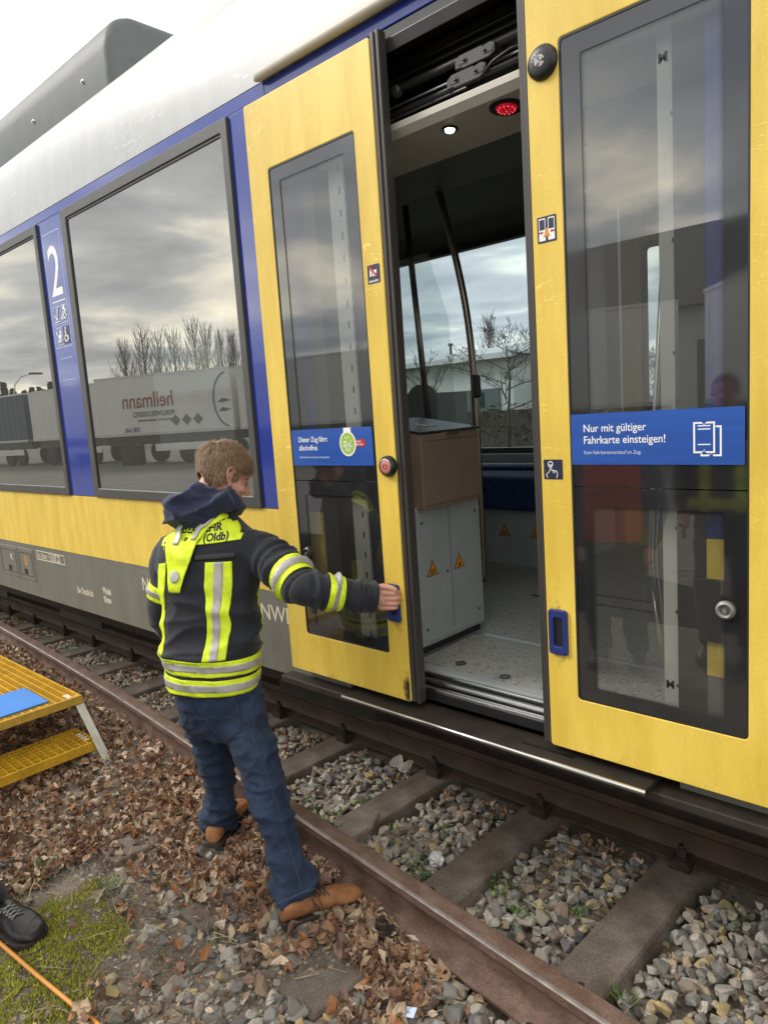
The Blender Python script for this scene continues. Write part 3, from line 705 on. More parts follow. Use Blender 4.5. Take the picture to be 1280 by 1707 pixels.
for i in range(16):
    t = i * math.pi / 8; mb.lathe((-1.037 + .0215 * math.cos(t), YL - .0183, 2.408 + .0215 * math.sin(t)), (0, -1, 0), [(0, .0014), (.0006, .0014)], 6)
obj('speaker_holes', mb, M['ink'], doorR)
mb = MB()
for rad in (0.004, 0.0085, 0.013):
    for a0 in (20, 140, 260):
        mb.tube([(-1.037 + rad * math.cos(math.radians(a0 + k * 20)), YL - .0186, 2.408 + rad * math.sin(math.radians(a0 + k * 20))) for k in range(5)], 0.0012, 5)
obj('speaker_grille', mb, M['print_white'], doorR)
for d, x, z in ((doorR, -0.580, 0.972), (doorL, -2.162, 0.982)):
    mb = MB(); mb.lathe((x, YL + .004, z), (0, -1, 0), [(0, 0.024), (0.008, 0.023), (0.013, 0.017), (0.010, 0.013), (0.004, 0.011)], 24); obj('door_lock', mb, M['lockmetal'] if d is doorR else M['dkmetal'], d, angle=40)
    mb = MB(); mb.box(x - .005, x + .005, YL - .008, YL, z - .005, z + .005); obj('lock_core', mb, M['lockmetal'], d)
# dirt rubbed onto the closing corners and round the pull handles
def smear(d, x0, x1, z0, z1, cx, cz, sx, sz, amp=.62):
    mb = MB(); n = 14
    for j in range(n + 1):
        for i in range(n + 1): mb.v.append((x0 + (x1 - x0) * i / n, YL - .0006, z0 + (z1 - z0) * j / n))
    mb.f = [(j * (n + 1) + i, j * (n + 1) + i + 1, (j + 1) * (n + 1) + i + 1, (j + 1) * (n + 1) + i) for j in range(n) for i in range(n)]
    me = bpy.data.meshes.new('grime'); me.from_pydata(mb.v, [], mb.f); me.materials.append(M['grime']); at = me.attributes.new('fade', 'FLOAT', 'POINT')
    for v, a in zip(me.vertices, at.data): a.value = amp * math.exp(-(((v.co.x - cx) / sx) ** 2 + ((v.co.z - cz) / sz) ** 2)) - .04
    return link('grime', me, d)
smear(doorL, -1.75, -1.659, .478, .64, -1.657, .52, .035, .07, .75)
smear(doorL, -1.758, -1.659, .68, 1.02, -1.70, .82, .04, .12, .44)
smear(doorR, -1.084, -.985, .66, 1.10, -1.05, .84, .04, .14, .42)
smear(doorL, -2.318, -1.70, .478, .57, -2.0, .474, .5, .035, .26)
smear(doorR, -1.084, -.44, .478, .57, -.8, .474, .5, .035, .24)
# glass maker stamps
for x, z in ((-0.722, 0.735), (-0.722, 2.30)): text('M', 0.030, M['ink'], x, YL + .0052, z, doorR, 'CENTER', 1.0, 0.001)

# ---- body markings and flaps
yb = YB - 0.0006
mb = MB(); fr = rr(-4.365, -4.145, 2.02, 2.665, .003, 1); mb.ring(fr, rr(-4.361, -4.149, 2.024, 2.661, .003, 1), yb - .0004, yb + .0004); obj('marking_frame', mb, M['print_dim'], train)
text('2', 0.40, M['print_white'], -4.255, yb, 2.315, train, 'CENTER', 0.82, 0.002)
mb = MB(); mb.box(-4.335, -4.165, yb - .0005, yb, 2.278, 2.284); obj('marking_line', mb, M['print_white'], train)
def icon(x, z, s, kind):
    if kind != 3:
        mb = MB(); mb.ring(rr(x, x + s, z, z + s * 1.25, .002, 1), rr(x + .004, x + s - .004, z + .004, z + s * 1.25 - .004, .002, 1), yb - .0004, yb); obj('icon_frame', mb, M['print_dim'], train)
    else:
        mb = MB(); mb.plate(rr(x, x + s, z, z + s * 1.25, .002, 1), yb - .0003, yb); obj('icon_frame', mb, M['navy'], train)
    y = yb - .001; mb = MB(); r = 0.004
    P = lambda a, b: (x + a * s, y, z + b * s * 1.25)
    if kind == 0: mb.tube([P(.75, .95), P(.45, .2), P(.85, .25)], .005, 5); mb.tube([P(.2, .5), P(.4, .25)], .004, 5); mb.tube([P(.2, .1), P(.9, .14)], .004, 5)
    if kind == 1:
        for c in (.3, .7): mb.tube([P(c + .18 * math.cos(t), .35 + .16 * math.sin(t)) for t in [i * math.pi / 6 for i in range(13)]], .004, 5)
        mb.tube([P(.3, .35), P(.45, .62), P(.72, .6), P(.5, .38), P(.45, .62)], .005, 5); mb.tube([P(.5, .8), P(.75, .72), P(.85, .55)], .007, 5); mb.lathe(P(.62, .9), (0, -1, 0), [(-.002, .009), (.001, .009)], 10)
    if kind == 2:
        mb.prism([P(.2, .6), P(.8, .6), P(.7, .38), P(.3, .38)], (0, .001, 0)); mb.tube([P(.2, .6), P(.08, .78)], .004, 5)
        for c in (.34, .66): mb.tube([P(c + .1 * math.cos(t), .22 + .08 * math.sin(t)) for t in [i * math.pi / 5 for i in range(11)]], .004, 5)
        mb.prism([P(.5, .62), P(.8, .62), P(.74, .82), P(.58, .88)], (0, .001, 0))
    if kind == 3:
        mb.tube([P(.5 + .26 * math.cos(t), .32 + .2 * math.sin(t)) for t in [math.radians(a) for a in range(110, 370, 20)]], .0045, 5)
        mb.tube([P(.42, .78), P(.45, .45), P(.7, .42), P(.82, .18)], .006, 5); mb.lathe(P(.42, .88), (0, -1, 0), [(-.002, .008), (.001, .008)], 10)
    obj('icon', mb, M['print_white'], train)
icon(-4.335, 2.155, .080, 0); icon(-4.245, 2.155, .080, 1); icon(-4.335, 2.035, .080, 2); icon(-4.245, 2.035, .080, 3)
mb = MB()
mb.box(-4.33, -4.17, yb - .0005, yb, 1.955, 1.958); mb.box(-4.33, -4.17, yb - .0005, yb, 1.83, 1.833)
obj('marking_line', mb, M['print_dim'], train)
ysk = YB - .0008
# flaps in the grey side panel
for a, b in ((-5.80, -5.455), (-5.448, -5.156)):
    mb = MB(); mb.plate(rr(a, b, 0.505, 0.733, .006, 2), YB - .004, YB + .01); hp = obj('service_flap', mb, M['grey'], train, bevel=0.003)
    mb = MB(); mb.ring(rr(a + .028, b - .028, .535, .705, .004, 2), rr(a + .034, b - .034, .541, .699, .004, 2), YB - .0055, YB - .003); obj('flap_rim', mb, M['frame'], hp)
    mb = MB(); mb.box(b - .19, b - .13, YB - .0048, YB - .0038, .545, .585); obj('flap_latch', mb, M['ink'], hp)
    mb = MB()
    if a > -5.5: mb.ring([(a + .15 + .030 * math.cos(i * math.pi / 10), .645 + .034 * math.sin(i * math.pi / 10)) for i in range(20)], [(a + .15 + .018 * math.cos(i * math.pi / 10), .645 + .022 * math.sin(i * math.pi / 10)) for i in range(20)], YB - .0052, YB - .004); obj('flap_symbol', mb, M['amber'], hp)
    else: text('K', 0.06, M['print_white'], b - .13, YB - .0048, .632, hp)
mb = MB(); mb.ring(rr(-5.10, -4.65, .674, .738, .002, 1), rr(-5.095, -4.655, .679, .733, .002, 1), ysk - .0003, ysk + .0004); obj('marking_frame', mb, M['print_cream'], train)
mb = MB(); mb.box(-4.895, -4.890, ysk - .0004, ysk, .677, .735); obj('marking_line', mb, M['print_cream'], train)
text('Unt. Alstom', 0.062, M['print_cream'], -5.085, ysk, .685, train, squeeze=0.52)
text('13.07.22', 0.070, M['print_cream'], -4.880, ysk, .683, train, squeeze=0.68, bold=.001)
text('Bw Osnabrück', 0.062, M['print_cream'], -4.510, ysk, .510, train, squeeze=0.60, bold=.0006)
text('Whzdeö', 0.056, M['print_cream'], -4.155, ysk, .552, train, squeeze=0.55, bold=.0012)
text('Klimae', 0.056, M['print_cream'], -4.150, ysk, .498, train, squeeze=0.58, bold=.0012)
text('NWB', 0.103, M['print_cream'], -2.592, ysk, .634, train, squeeze=0.95, bold=.0005)
text('N', 0.103, M['print_cream'], -3.66, ysk, .634, train, squeeze=0.95, bold=.0005)

def smooth_path(P, k=5):
    P = [Vector(p) for p in P]; out = []
    for i in range(len(P) - 1):
        a, b, c, d = P[max(i - 1, 0)], P[i], P[i + 1], P[min(i + 2, len(P) - 1)]
        for q in range(k): t = q / k; out.append(.5 * ((2 * b) + (c - a) * t + (2 * a - 5 * b + 4 * c - d) * t * t + (3 * b - a - 3 * c + d) * t ** 3))
    return out + [P[-1]]
# ---- interior fittings
part = lambda n, mb, m, **k: obj(n, mb, m, train, **k)
mb = MB(); mb.box(-2.42, -1.785, 2.07, 2.485, FZ + .035, 1.145)
cab = part('grey_cabinet', mb, M['inwhite'], bevel=.003)
mb = MB(); mb.box(-2.42, -1.80, 2.085, 2.47, FZ, FZ + .035); obj('cabinet_plinth', mb, M['ink'], cab)
mb = MB(); mb.box(-1.7862, -1.7845, 2.27, 2.272, .62, 1.14); obj('cabinet_joint', mb, M['frame'], cab)
for yy, zz in ((2.10, .65), (2.45, .65), (2.10, 1.08), (2.45, 1.08), (2.245, .86)):
    mb = MB(); mb.lathe((-1.785, yy, zz), (1, 0, 0), [(0, .007), (.002, .006)], 10); obj('screw', mb, M['frame'], cab)
mb = MB(); mb.box(-1.79, -1.783, 2.09, 2.47, .586, .600); obj('kick_edge', mb, M['alu'], cab)
def warn(x, y, z, s, word, parent, facing):
    mb = MB(); mk = MB(); wd = None
    t = [(-s, -s * .75), (s, -s * .75), (0, s)]
    e = [(-s * .84, -s * .65), (s * .84, -s * .65), (0, s * .80)]
    if facing == 'x':
        mk.prism([(x + .0004, y + a, z + b) for a, b in t], (.0008, 0, 0)); mb.prism([(x + .001, y + a, z + b) for a, b in e], (.0008, 0, 0))
    else:
        mk.prism([(x + a, y - .0004, z + b) for a, b in t], (0, -.0008, 0)); mb.prism([(x + a, y - .001, z + b) for a, b in e], (0, -.0008, 0))
    a = obj('warning_triangle', mk, M['ink'], parent); obj('triangle_field', mb, M['amber'], parent)
    me = text_mesh(word, s * .8, M['ink'], .0003, 'CENTER', .85, .0006)
    rot = Matrix.Rotation(math.pi / 2, 4, 'X')
    if facing == 'x': rot = Matrix.Rotation(math.pi / 2, 4, 'Z') @ rot; off = (x + .0022, y, z - s * .55)
    else: off = (x, y - .0022, z - s * .55)
    me.transform(Matrix.Translation(off) @ rot); link('lettering', me, parent)
warn(-1.785, 2.150, .888, .036, 'EX', cab, 'x'); warn(-1.785, 2.325, .885, .036, 'ø', cab, 'x')
# bronze bin box on top, with sloping dark lid
mb = MB(); mb.prism([(-2.06, 2.075, 1.135), (-1.745, 2.075, 1.135), (-1.745, 2.075, 1.425), (-2.06, 2.075, 1.475)], (0, .375, 0))
bn = part('bronze_bin_box', mb, M['bin'], bevel=.004)
for zz in (1.397, 1.150):
    mb = MB(); mb.box(-1.7458, -1.7440, 2.078, 2.447, zz, zz + .0015); obj('folded_edge', mb, M['dkmetal'], bn)
mb = MB(); mb.prism([(-2.065, 2.07, 1.478), (-1.740, 2.07, 1.427), (-1.740, 2.07, 1.435), (-2.065, 2.07, 1.486)], (0, .385, 0)); obj('bin_lid', mb, M['dkmetal'], bn, bevel=.002)
mb = MB(); mb.box(-1.742, -1.732, 2.22, 2.30, 1.418, 1.428); obj('lid_grip', mb, M['steel'], bn)
mb = MB(); mb.prism([(-1.85, 2.22, 1.4535), (-1.84, 2.22, 1.452), (-1.84, 2.30, 1.452), (-1.85, 2.30, 1.4535)], (0, 0, .0015)); mb.prism([(-1.90, 2.235, 1.4615), (-1.85, 2.245, 1.4535), (-1.85, 2.252, 1.4535), (-1.90, 2.242, 1.4615)], (0, 0, .0015)); obj('lid_label', mb, M['print_white'], bn)
# partition with glass screen and grab rails
mb = MB(); mb.box(-2.95, -2.93, 2.55, 4.0, FZ, 1.62); mb.box(-2.96, -2.90, 2.5, 3.3, 1.62, 1.66)
part('seat_partition', mb, M['inwhite'])
mb = MB(); mb.add([(-1.93, 2.56, 1.15), (-2.5, 2.60, 1.15), (-2.5, 2.60, 2.2), (-2.05, 2.56, 2.2), (-1.95, 2.56, 1.9)], [(0, 1, 2, 3, 4)]); part('glass_screen', mb, M['sglass'])
mb = MB(); mb.tube(smooth_path([(-2.05, 2.60, 2.66), (-2.028, 2.60, 2.58), (-1.99, 2.60, 2.42), (-1.938, 2.60, 2.21), (-1.895, 2.60, 2.0), (-1.872, 2.60, 1.82), (-1.862, 2.60, 1.62), (-1.860, 2.60, 1.40), (-1.860, 2.60, 1.0), (-1.862, 2.60, .73)]), .0155, 14); gp = part('grab_pole', mb, M['pole'], smooth=True)
mb = MB(); mb.box(-1.897, -1.882, 2.590, 2.612, .66, 1.12); obj('pole_seal', mb, M['ink'], gp)
mb = MB(); mb.prism([(-1.852, 2.575, 1.655), (-1.832, 2.575, 1.645), (-1.830, 2.575, 1.56), (-1.852, 2.575, 1.55)], (0, .035, 0)); obj('request_button', mb, M['ink'], gp, bevel=.006)
mb = MB(); mb.cyl((-2.36, 2.9, 1.2), (-2.46, 2.9, 2.75), .016, n=12); part('grab_pole', mb, M['pole'], smooth=True)
# seats
def blobbox(x0, x1, y0, y1, z0, z1, r):
    return rr(x0, x1, z0, z1, r, 6), y0, y1
for x0, y0 in ((-3.35, 2.7),):
    mb = MB(); mb.plate(rr(x0 - .02, x0 + .52, 1.25, 1.60, .17, 8), y0 + .30, y0 + .42); s = part('seat_back', mb, M['navy'], bevel=.02)
    mb = MB(); mb.plate(rr(x0 + .56, x0 + .80, 1.30, 1.66, .11, 8), y0 + .5, y0 + .53); part('seat_side_shell', mb, M['inwhite'], bevel=.008)
mb = MB(); mb.box(-3.4, -2.06, 3.62, 4.36, FZ, .885); base = part('seat_base', mb, M['inwhite'])
for i, (x, wd) in enumerate(((-2.66, 'ø'), (-2.42, 'EX'), (-2.20, 'ø'))): warn(x, 3.62, .755, .042, wd, base, 'y')
mb = MB(); mb.box(-3.4, -2.06, 3.54, 3.98, .89, 1.09); mb.box(-3.4, -2.06, 3.92, 4.08, 1.02, 1.12); part('bench_seat', mb, M['seatblue'], bevel=.035)
mb = MB(); mb.box(-3.45, -2.0, 4.10, 4.36, .89, 1.10); part('bench_backrest', mb, M['inwhite'], bevel=.01)
# right-hand vestibule seen through the right leaf: bulkhead, slim rail, call unit
mb = MB(); mb.box(-1.30, -.60, 4.25, 4.30, FZ, .60)
part('threshold_ramp', mb, M['inwhite'])
mb = MB(); mb.box(-2.27, -2.10, 3.9, 4.40, 1.12, 2.75); part('vestibule_column', mb, M['inwhite'], bevel=.02)
mb = MB(); mb.prism([(-2.11, 3.86, 2.05), (-2.08, 3.86, 2.35), (-2.20, 3.86, 2.38), (-2.22, 3.86, 2.05)], (0, .04, 0)); cu = part('call_unit', mb, M['indark'], bevel=.01)
mb = MB(); mb.lathe((-2.15, 3.86, 2.28), (0, -1, 0), [(0, .02), (.008, .018)], 14); mb.box(-2.18, -2.12, 3.852, 3.862, 2.09, 2.16); obj('call_button', mb, M['steel'], cu)
mb = MB(); mb.tube([(-.865, 2.16, .68), (-.90, 2.16, 1.0), (-.885, 2.16, 1.35), (-.85, 2.16, 1.85), (-.80, 2.16, 2.05)], .016, 12); part('grab_pole', mb, M['steel'], smooth=True)
mb = MB(); mb.box(-.70, -.40, 2.06, 2.45, FZ, 2.4); part('right_bulkhead', mb, M['inwhite'])
# overhead strip light housing seen through the right leaf (unlit)
mb = MB(); mb.box(-1.9, -1.0, 3.3, 3.42, 2.70, 2.745); part('light_strip', mb, M['cream'], bevel=.01)
# wheels and bogie under the floor, hidden in the dark
for x in (-9.5, -7.6, 3.6, 5.5):
    mb = MB(); mb.lathe((x, 2.43, .40), (0, 1, 0), [(-.065, .40), (.06, .41), (.068, .43), (.07, .05)], 40); part('wheel', mb, M['underframe'])

# ================================================================== TRACK
def rail_section():
    h = [(-.0335, -.006), (-.030, -.001), (-.022, 0), (.022, 0), (.030, -.001), (.0335, -.006), (.0335, -.030), (.027, -.040), (.010, -.052), (.007, -.07), (.0075, -.11), (.018, -.128), (.0625, -.139), (.0625, -.149),
         (-.0625, -.149), (-.0625, -.139), (-.018, -.128), (-.0075, -.11), (-.007, -.07), (-.010, -.052), (-.027, -.040), (-.0335, -.030)]
    return h
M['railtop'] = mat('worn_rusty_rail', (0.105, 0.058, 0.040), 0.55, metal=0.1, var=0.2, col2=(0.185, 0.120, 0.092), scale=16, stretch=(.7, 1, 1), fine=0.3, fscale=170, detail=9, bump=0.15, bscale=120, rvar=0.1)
M['railhighlight'] = mat('rail_edge_highlight', (0.20, 0.165, 0.15), 0.38, metal=0.4, var=0.25, scale=20, col2=(0.34, 0.30, 0.28), detail=8)  # bright edge highlight painted on as a paler, shinier strip
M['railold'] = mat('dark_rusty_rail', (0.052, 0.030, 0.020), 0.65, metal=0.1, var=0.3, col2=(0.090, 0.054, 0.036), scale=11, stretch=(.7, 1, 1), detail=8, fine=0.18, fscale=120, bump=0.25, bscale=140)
M['sleeper'] = mat('rusty_sleeper', (0.085, 0.062, 0.046), 0.75, metal=0.0, var=0.3, col2=(0.19, 0.155, 0.130), scale=7, fine=0.3, fscale=130, bump=0.5, bscale=45, detail=10)
M['bolt'] = mat('dark_rusty_bolt', (0.05, 0.035, 0.026), 0.6, metal=0.3, var=0.3, scale=40, bump=0.2)
NEAR = [(-14.0, 2.19), (-12.0, 2.165), (-10.0, 2.125), (-8.0, 2.045), (-6.14, 1.935), (-4.6, 1.832), (-3.5, 1.738), (-2.78, 1.657), (-2.08, 1.583), (-1.38, 1.511), (-.787, 1.450), (0.4, 1.326), (3.0, 1.04), (6.0, .70)]
def near_y(x):
    """outer head edge of the diverging rail"""
    for (x0, y0), (x1, y1) in zip(NEAR, NEAR[1:]):
        if x0 <= x <= x1: return y0 + (y1 - y0) * (x - x0) / (x1 - x0)
    return NEAR[0][1] if x < NEAR[0][0] else NEAR[-1][1]
FAR_Y = 2.405 + .0335
def rail(name, xs, yf, m, label):
    sec = rail_section(); n = len(sec); mb = MB(); vs = []
    for x in xs: vs += [(x, yf(x) + a, b) for a, b in sec]
    fs = [(k * n + i, k * n + (i + 1) % n, (k + 1) * n + (i + 1) % n, (k + 1) * n + i) for k in range(len(xs) - 1) for i in range(n)]
    fs += [tuple(range(n - 1, -1, -1)), tuple(range((len(xs) - 1) * n, len(xs) * n))]
    mb.add(vs, fs)
    me = mb.mesh(name, m); smooth_by_angle(me, 30)
    if m is M['railtop']:
        me.materials.append(M['railhighlight'])
        for p in me.polygons:
            c = p.center
            if c.z > -.0045 and c.y < yf(c.x) - .024: p.material_index = 1  # painted highlight on the near top edge of the head
    o = link(name, me); return tag(o, label, 'rail', 'rails in front of and under the train')
sm = lambda x: sum(near_y(x + d) for d in (-.5, -.25, 0, .25, .5)) / 5 + .0335
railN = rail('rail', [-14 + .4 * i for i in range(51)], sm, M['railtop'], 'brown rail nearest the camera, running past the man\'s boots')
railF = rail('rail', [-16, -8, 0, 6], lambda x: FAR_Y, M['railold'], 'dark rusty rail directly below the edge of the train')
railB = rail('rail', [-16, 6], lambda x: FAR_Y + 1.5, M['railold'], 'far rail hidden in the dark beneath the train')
# sleepers and fastenings
SLX = [-.885, -1.455, -2.005, -2.61, -3.135, -3.70, -4.26, -4.825, -5.44, -5.97, -6.60, -7.185, -7.75, -8.32, -8.9, -.30, .28, .86]
g_ = 'sleepers below the two visible rails'
lab = {-.885: 'bare brown sleeper in the lower right, pale scuffs near the closer rail', -1.455: 'brown sleeper just left of the broad lower right one', -2.005: 'brown sleeper right of the man with a pointed stone on it', -2.61: 'brown sleeper beside the man\'s right knee', -3.135: 'sleeper half hidden behind the man\'s right thigh', -3.70: 'sleeper showing behind the man\'s left hip', -4.26: 'dark sleeper at the left edge of the man\'s jacket hem',
       -4.825: 'sleeper running to the first fastening left of the man', -5.44: 'second sleeper left of the man, leaves beside it', -5.97: 'third sleeper left of the man, between gravel beds', -6.60: 'narrow looking sleeper far left, fourth from the man', -7.185: 'last sleeper visible at the left picture edge', -.30: 'sleeper at the right picture edge under gravel'}
def sleeper_mb(L0, L1):
    mb = MB(); w0, w1, h = .082, .115, .11
    sec = [(-w1, -h), (-w0, -.006), (-w0 + .008, 0), (w0 - .008, 0), (w0, -.006), (w1, -h)]
    k = 8; vs = []; 
    for i in range(k + 1):
        y = L0 + (L1 - L0) * i / k; vs += [(a, y, b) for a, b in sec]
    n = len(sec)
    mb.add(vs, [(q * n + i, q * n + (i + 1) % n, (q + 1) * n + (i + 1) % n, (q + 1) * n + i) for q in range(k) for i in range(n)] + [tuple(range(n - 1, -1, -1)), tuple(range(k * n, k * n + n))])
    return mb
sl_me = sleeper_mb(-1.30, 1.75).mesh('sleeper', M['sleeper'])
smooth_by_angle(sl_me, 30)
for x in SLX:
    o = link('sleeper', sl_me, None, (x - .015, 2.40, -.152)); o.rotation_euler = (0, 0, -.045)
    tag(o, lab.get(x, 'sleeper hidden under the train and gravel'), 'sleeper', g_)
def fastening(x, y, parent, side, mesh={}):
    """clamp plate > bolt, on one side of a rail foot"""
    if not mesh:
        p = MB(); p.prism([(-.036, -.032, -.150), (.036, -.032, -.150), (.034, -.032, -.122), (.024, -.032, -.112), (-.024, -.032, -.112), (-.034, -.032, -.122)], (0, .068, 0)); mesh['p'] = p.mesh('clamp_plate', M['bolt'])
        b = MB(); b.lathe((0, -.008, -.104), (0, 0, 1), [(-.006, .026), (.002, .026), (.0021, .019), (.026, .018), (.030, .014)], 6); b.cyl((0, -.008, -.075), (0, -.008, -.060), .010, n=10); b.lathe((0, -.008, -.106), (0, 0, 1), [(-.006, .030), (-.002, .030)], 16); mesh['b'] = b.mesh('bolt', M['bolt'])
    a = bpy.data.objects.new('clamp_plate', mesh['p']); COL.objects.link(a); a.parent = parent; a.location = (x, y, 0)
    if side > 0: a.rotation_euler = (0, 0, math.pi)
    c = bpy.data.objects.new('bolt', mesh['b']); COL.objects.link(c); c.parent = a
for x in SLX:
    fastening(x - .01, FAR_Y - .075, railF, -1)
    fastening(x - .01, FAR_Y + .075, railF, 1)
    xn = x - .60 if False else x
    dxn = x - .045 * (2.4 - sm(x)) * -1 - .05
    if x > -1.6: fastening(x + .01 - .04, sm(x) - .105, railN, -1)
    fastening(x + .01, sm(x) + .078, railN, 1)

# ================================================================== GROUND
rnd = random.Random(11)
M['soil'] = mat('damp_soil', (0.085, 0.064, 0.045), 0.9, var=0.3, col2=(0.18, 0.15, 0.115), scale=7, fine=0.4, fscale=90, bump=0.7, bscale=70, detail=9)
M['asphalt'] = mat('yard_asphalt', (0.13, 0.13, 0.115), 0.8, var=0.2, scale=0.6, fine=0.1)
def ground_z(x, y):
    z = -.190
    if y < near_y(x) - .02:
        z = -.172 + .012 * noise.noise((x * 2.1, y * 2.1, 0)) + .010 * noise.noise((x * 9, y * 9, 3))
        z -= max(0, (1.05 - y)) * .02
        d = near_y(x) - y; q = max(0, min(1, (.45 - d) / .40)); e = max(0, min(1, (-1.35 - x) / .40)); z += .070 * q * q * (3 - 2 * q) * e * e * (3 - 2 * e)
    else: z = -.205 + .010 * noise.noise((x * 5, y * 5, 1))
    if y > 2.9: z = -.215
    return z
GX0, GX1, GY0, GY1, NG = -9.0, 2.0, -1.5, 3.5, 0.04
nx = int((GX1 - GX0) / NG); ny = int((GY1 - GY0) / NG)
vs = []; fs = []
for j in range(ny + 1):
    for i in range(nx + 1):
        x, y = GX0 + i * NG, GY0 + j * NG
        e_ = min(1, min(x - GX0, GX1 - x, y - GY0, GY1 - y) / .4)
        vs.append((x, y, -.2 + (ground_z(x, y) + .2) * max(0, e_)))
for j in range(ny):
    for i in range(nx):
        a = j * (nx + 1) + i; fs.append((a, a + 1, a + nx + 2, a + nx + 1))
mb = MB(); mb.add(vs, fs); mb.add([(-600, -600, -.2), (600, -600, -.2), (600, GY0, -.2), (-600, GY0, -.2), (-600, GY1, -.2), (600, GY1, -.2), (600, 600, -.2), (-600, 600, -.2), (GX0, GY0, -.2), (GX0, GY1, -.2), (GX1, GY0, -.2), (GX1, GY1, -.2)],
     [(0, 1, 2, 3), (4, 5, 6, 7), (3, 8, 9, 4), (10, 2, 5, 11)])
ground = obj('ground', mb, M['soil'], smooth=True); ground['kind'] = 'structure'
mb = MB(); mb.add([(-140, -70, -.195), (60, -70, -.195), (60, -3.2, -.195), (-140, -3.2, -.195)], [(0, 1, 2, 3)])
tag(obj('yard_asphalt', mb, M['asphalt']), kind='structure')
bed = thing('track_bed', (0, 0, 0), None, None); bed['kind'] = 'structure'

# ------------------------------------------------------------------ loose stones
STONE = [(.25, .235, .205), (.20, .185, .165), (.30, .265, .215), (.16, .15, .14), (.33, .285, .225), (.25, .205, .155), (.36, .28, .18), (.18, .175, .15), (.22, .16, .12), (.42, .38, .32), (.22, .21, .19), (.32, .295, .255), (.12, .115, .11), (.27, .24, .20), (.40, .30, .15), (.23, .205, .175), (.17, .125, .10), (.36, .33, .29)]
M['stone'] = island_mat('ballast_stone', STONE, 0.85, 0.5, 120, 0.28, 55)
def stone_mesh(i):
    r = random.Random(100 + i); bm = bmesh.new()
    ax = Vector((1, r.uniform(.62, .95), r.uniform(.45, .75)))
    for k in range(17):
        d = Vector((r.gauss(0, 1), r.gauss(0, 1), r.gauss(0, 1))).normalized(); d *= r.uniform(.80, 1.05)
        bm.verts.new(Vector((d.x * ax.x, d.y * ax.y, d.z * ax.z)))
    bmesh.ops.convex_hull(bm, input=bm.verts); bmesh.ops.delete(bm, geom=[v for v in bm.verts if not v.link_faces], context='VERTS')
    bmesh.ops.bevel(bm, geom=list(bm.edges), offset=.05, segments=1, affect='EDGES', profile=.5)
    bmesh.ops.triangulate(bm, faces=bm.faces)
    me = bpy.data.meshes.new('ballast_stone'); bm.to_mesh(me); bm.free(); me.materials.append(M['stone'])
    return me
def stone_lo(i):
    r = random.Random(100 + i); bm = bmesh.new()
    ax = Vector((1, r.uniform(.62, .95), r.uniform(.45, .75)))
    for k in range(14):
        d = Vector((r.gauss(0, 1), r.gauss(0, 1), r.gauss(0, 1))).normalized(); d *= r.uniform(.80, 1.05)
        bm.verts.new(Vector((d.x * ax.x, d.y * ax.y, d.z * ax.z)))
    bmesh.ops.convex_hull(bm, input=bm.verts); bmesh.ops.delete(bm, geom=[v for v in bm.verts if not v.link_faces], context='VERTS')
    vs = [v.co.copy() for v in bm.verts]; bm.verts.index_update(); fs = [[v.index for v in f.verts] for f in bm.faces]; bm.free()
    return vs, fs
SM = [stone_mesh(i) for i in range(14)]; SL = [stone_lo(i) for i in range(20)]
CAMP = Vector((0, 0, 1.52))
def in_view(x, y, z=-.17):
    d = Vector((x, y, z)) - CAMP; c = d.dot(_fwd)
    if c < .5: return False
    px = 640 + 1193 * d.dot(_right) / c; py = 853.5 - 1193 * d.dot(_up) / c
    return -60 < px < 1340 and -60 < py < 1790
def on_sleeper(x, y, m=.0):
    return any(abs(x - (s - .015) - (y - 2.40) * .045) < .100 + m for s in SLX)
def mossd(x, y):
    c = (x + 2.30) * .72 + (y - .70) * .69; t = -(x + 2.30) * .69 + (y - .70) * .72
    q = (c / .24) ** 2 + (t / .40) ** 2 + .55 * noise.noise((x * 6, y * 6, 9)) + .35 * noise.noise((x * 17, y * 17, 2))
    return q
stones = []
def put(x, y, z, s, big=False):
    stones.append((x, y, z, s))
# between the rails
for k in range(15000):
    x = rnd.uniform(-8.6, .6); y = rnd.uniform(near_y(x) + .10, 2.36)
    if y > 2.345 or y < near_y(x) + .075: continue
    if on_sleeper(x, y, .012 if k % 5 else -.02): continue
    s = rnd.choice((.018, .023, .028, .032, .026)) * rnd.uniform(.85, 1.2)
    put(x, y, -.214 + rnd.uniform(0, .044), s)
# under the train
for k in range(1500):
    x = rnd.uniform(-9, .8); y = rnd.uniform(2.50, 3.4)
    if not on_sleeper(x, y): put(x, y, -.21 + rnd.uniform(0, .03), rnd.uniform(.018, .034))
# shoulder in front of the near rail, thicker towards the lower right
def dens(x, y):
    if x > -1.62: return 1.0
    if x > -1.95: return .34 if y < 1.42 else .12
    d = .12
    if -2.45 < x < -1.9 and .95 < y < 1.35: d = .34
    return d
k = 0
while k < 8500:
    x = rnd.choice((rnd.uniform(-1.9, .3), rnd.uniform(-5.0, -1.5))); y = rnd.uniform(.25, near_y(x) - .05); k += 1
    if rnd.random() > dens(x, y) or (mossd(x, y) < .95 and rnd.random() < .93): continue
    if on_sleeper(x, y, .01) and y > 1.10 and x > -1.8 and y < 1.34: continue
    if -1.7 < x < -1.3 and 1.30 < y < 1.52 and rnd.random() < .8: continue
    put(x, y, ground_z(x, y) - .002 + rnd.uniform(0, .012 if x < -1.6 else .03), rnd.choice((.014, .020, .026, .032, .037)) * rnd.uniform(.8, 1.2))
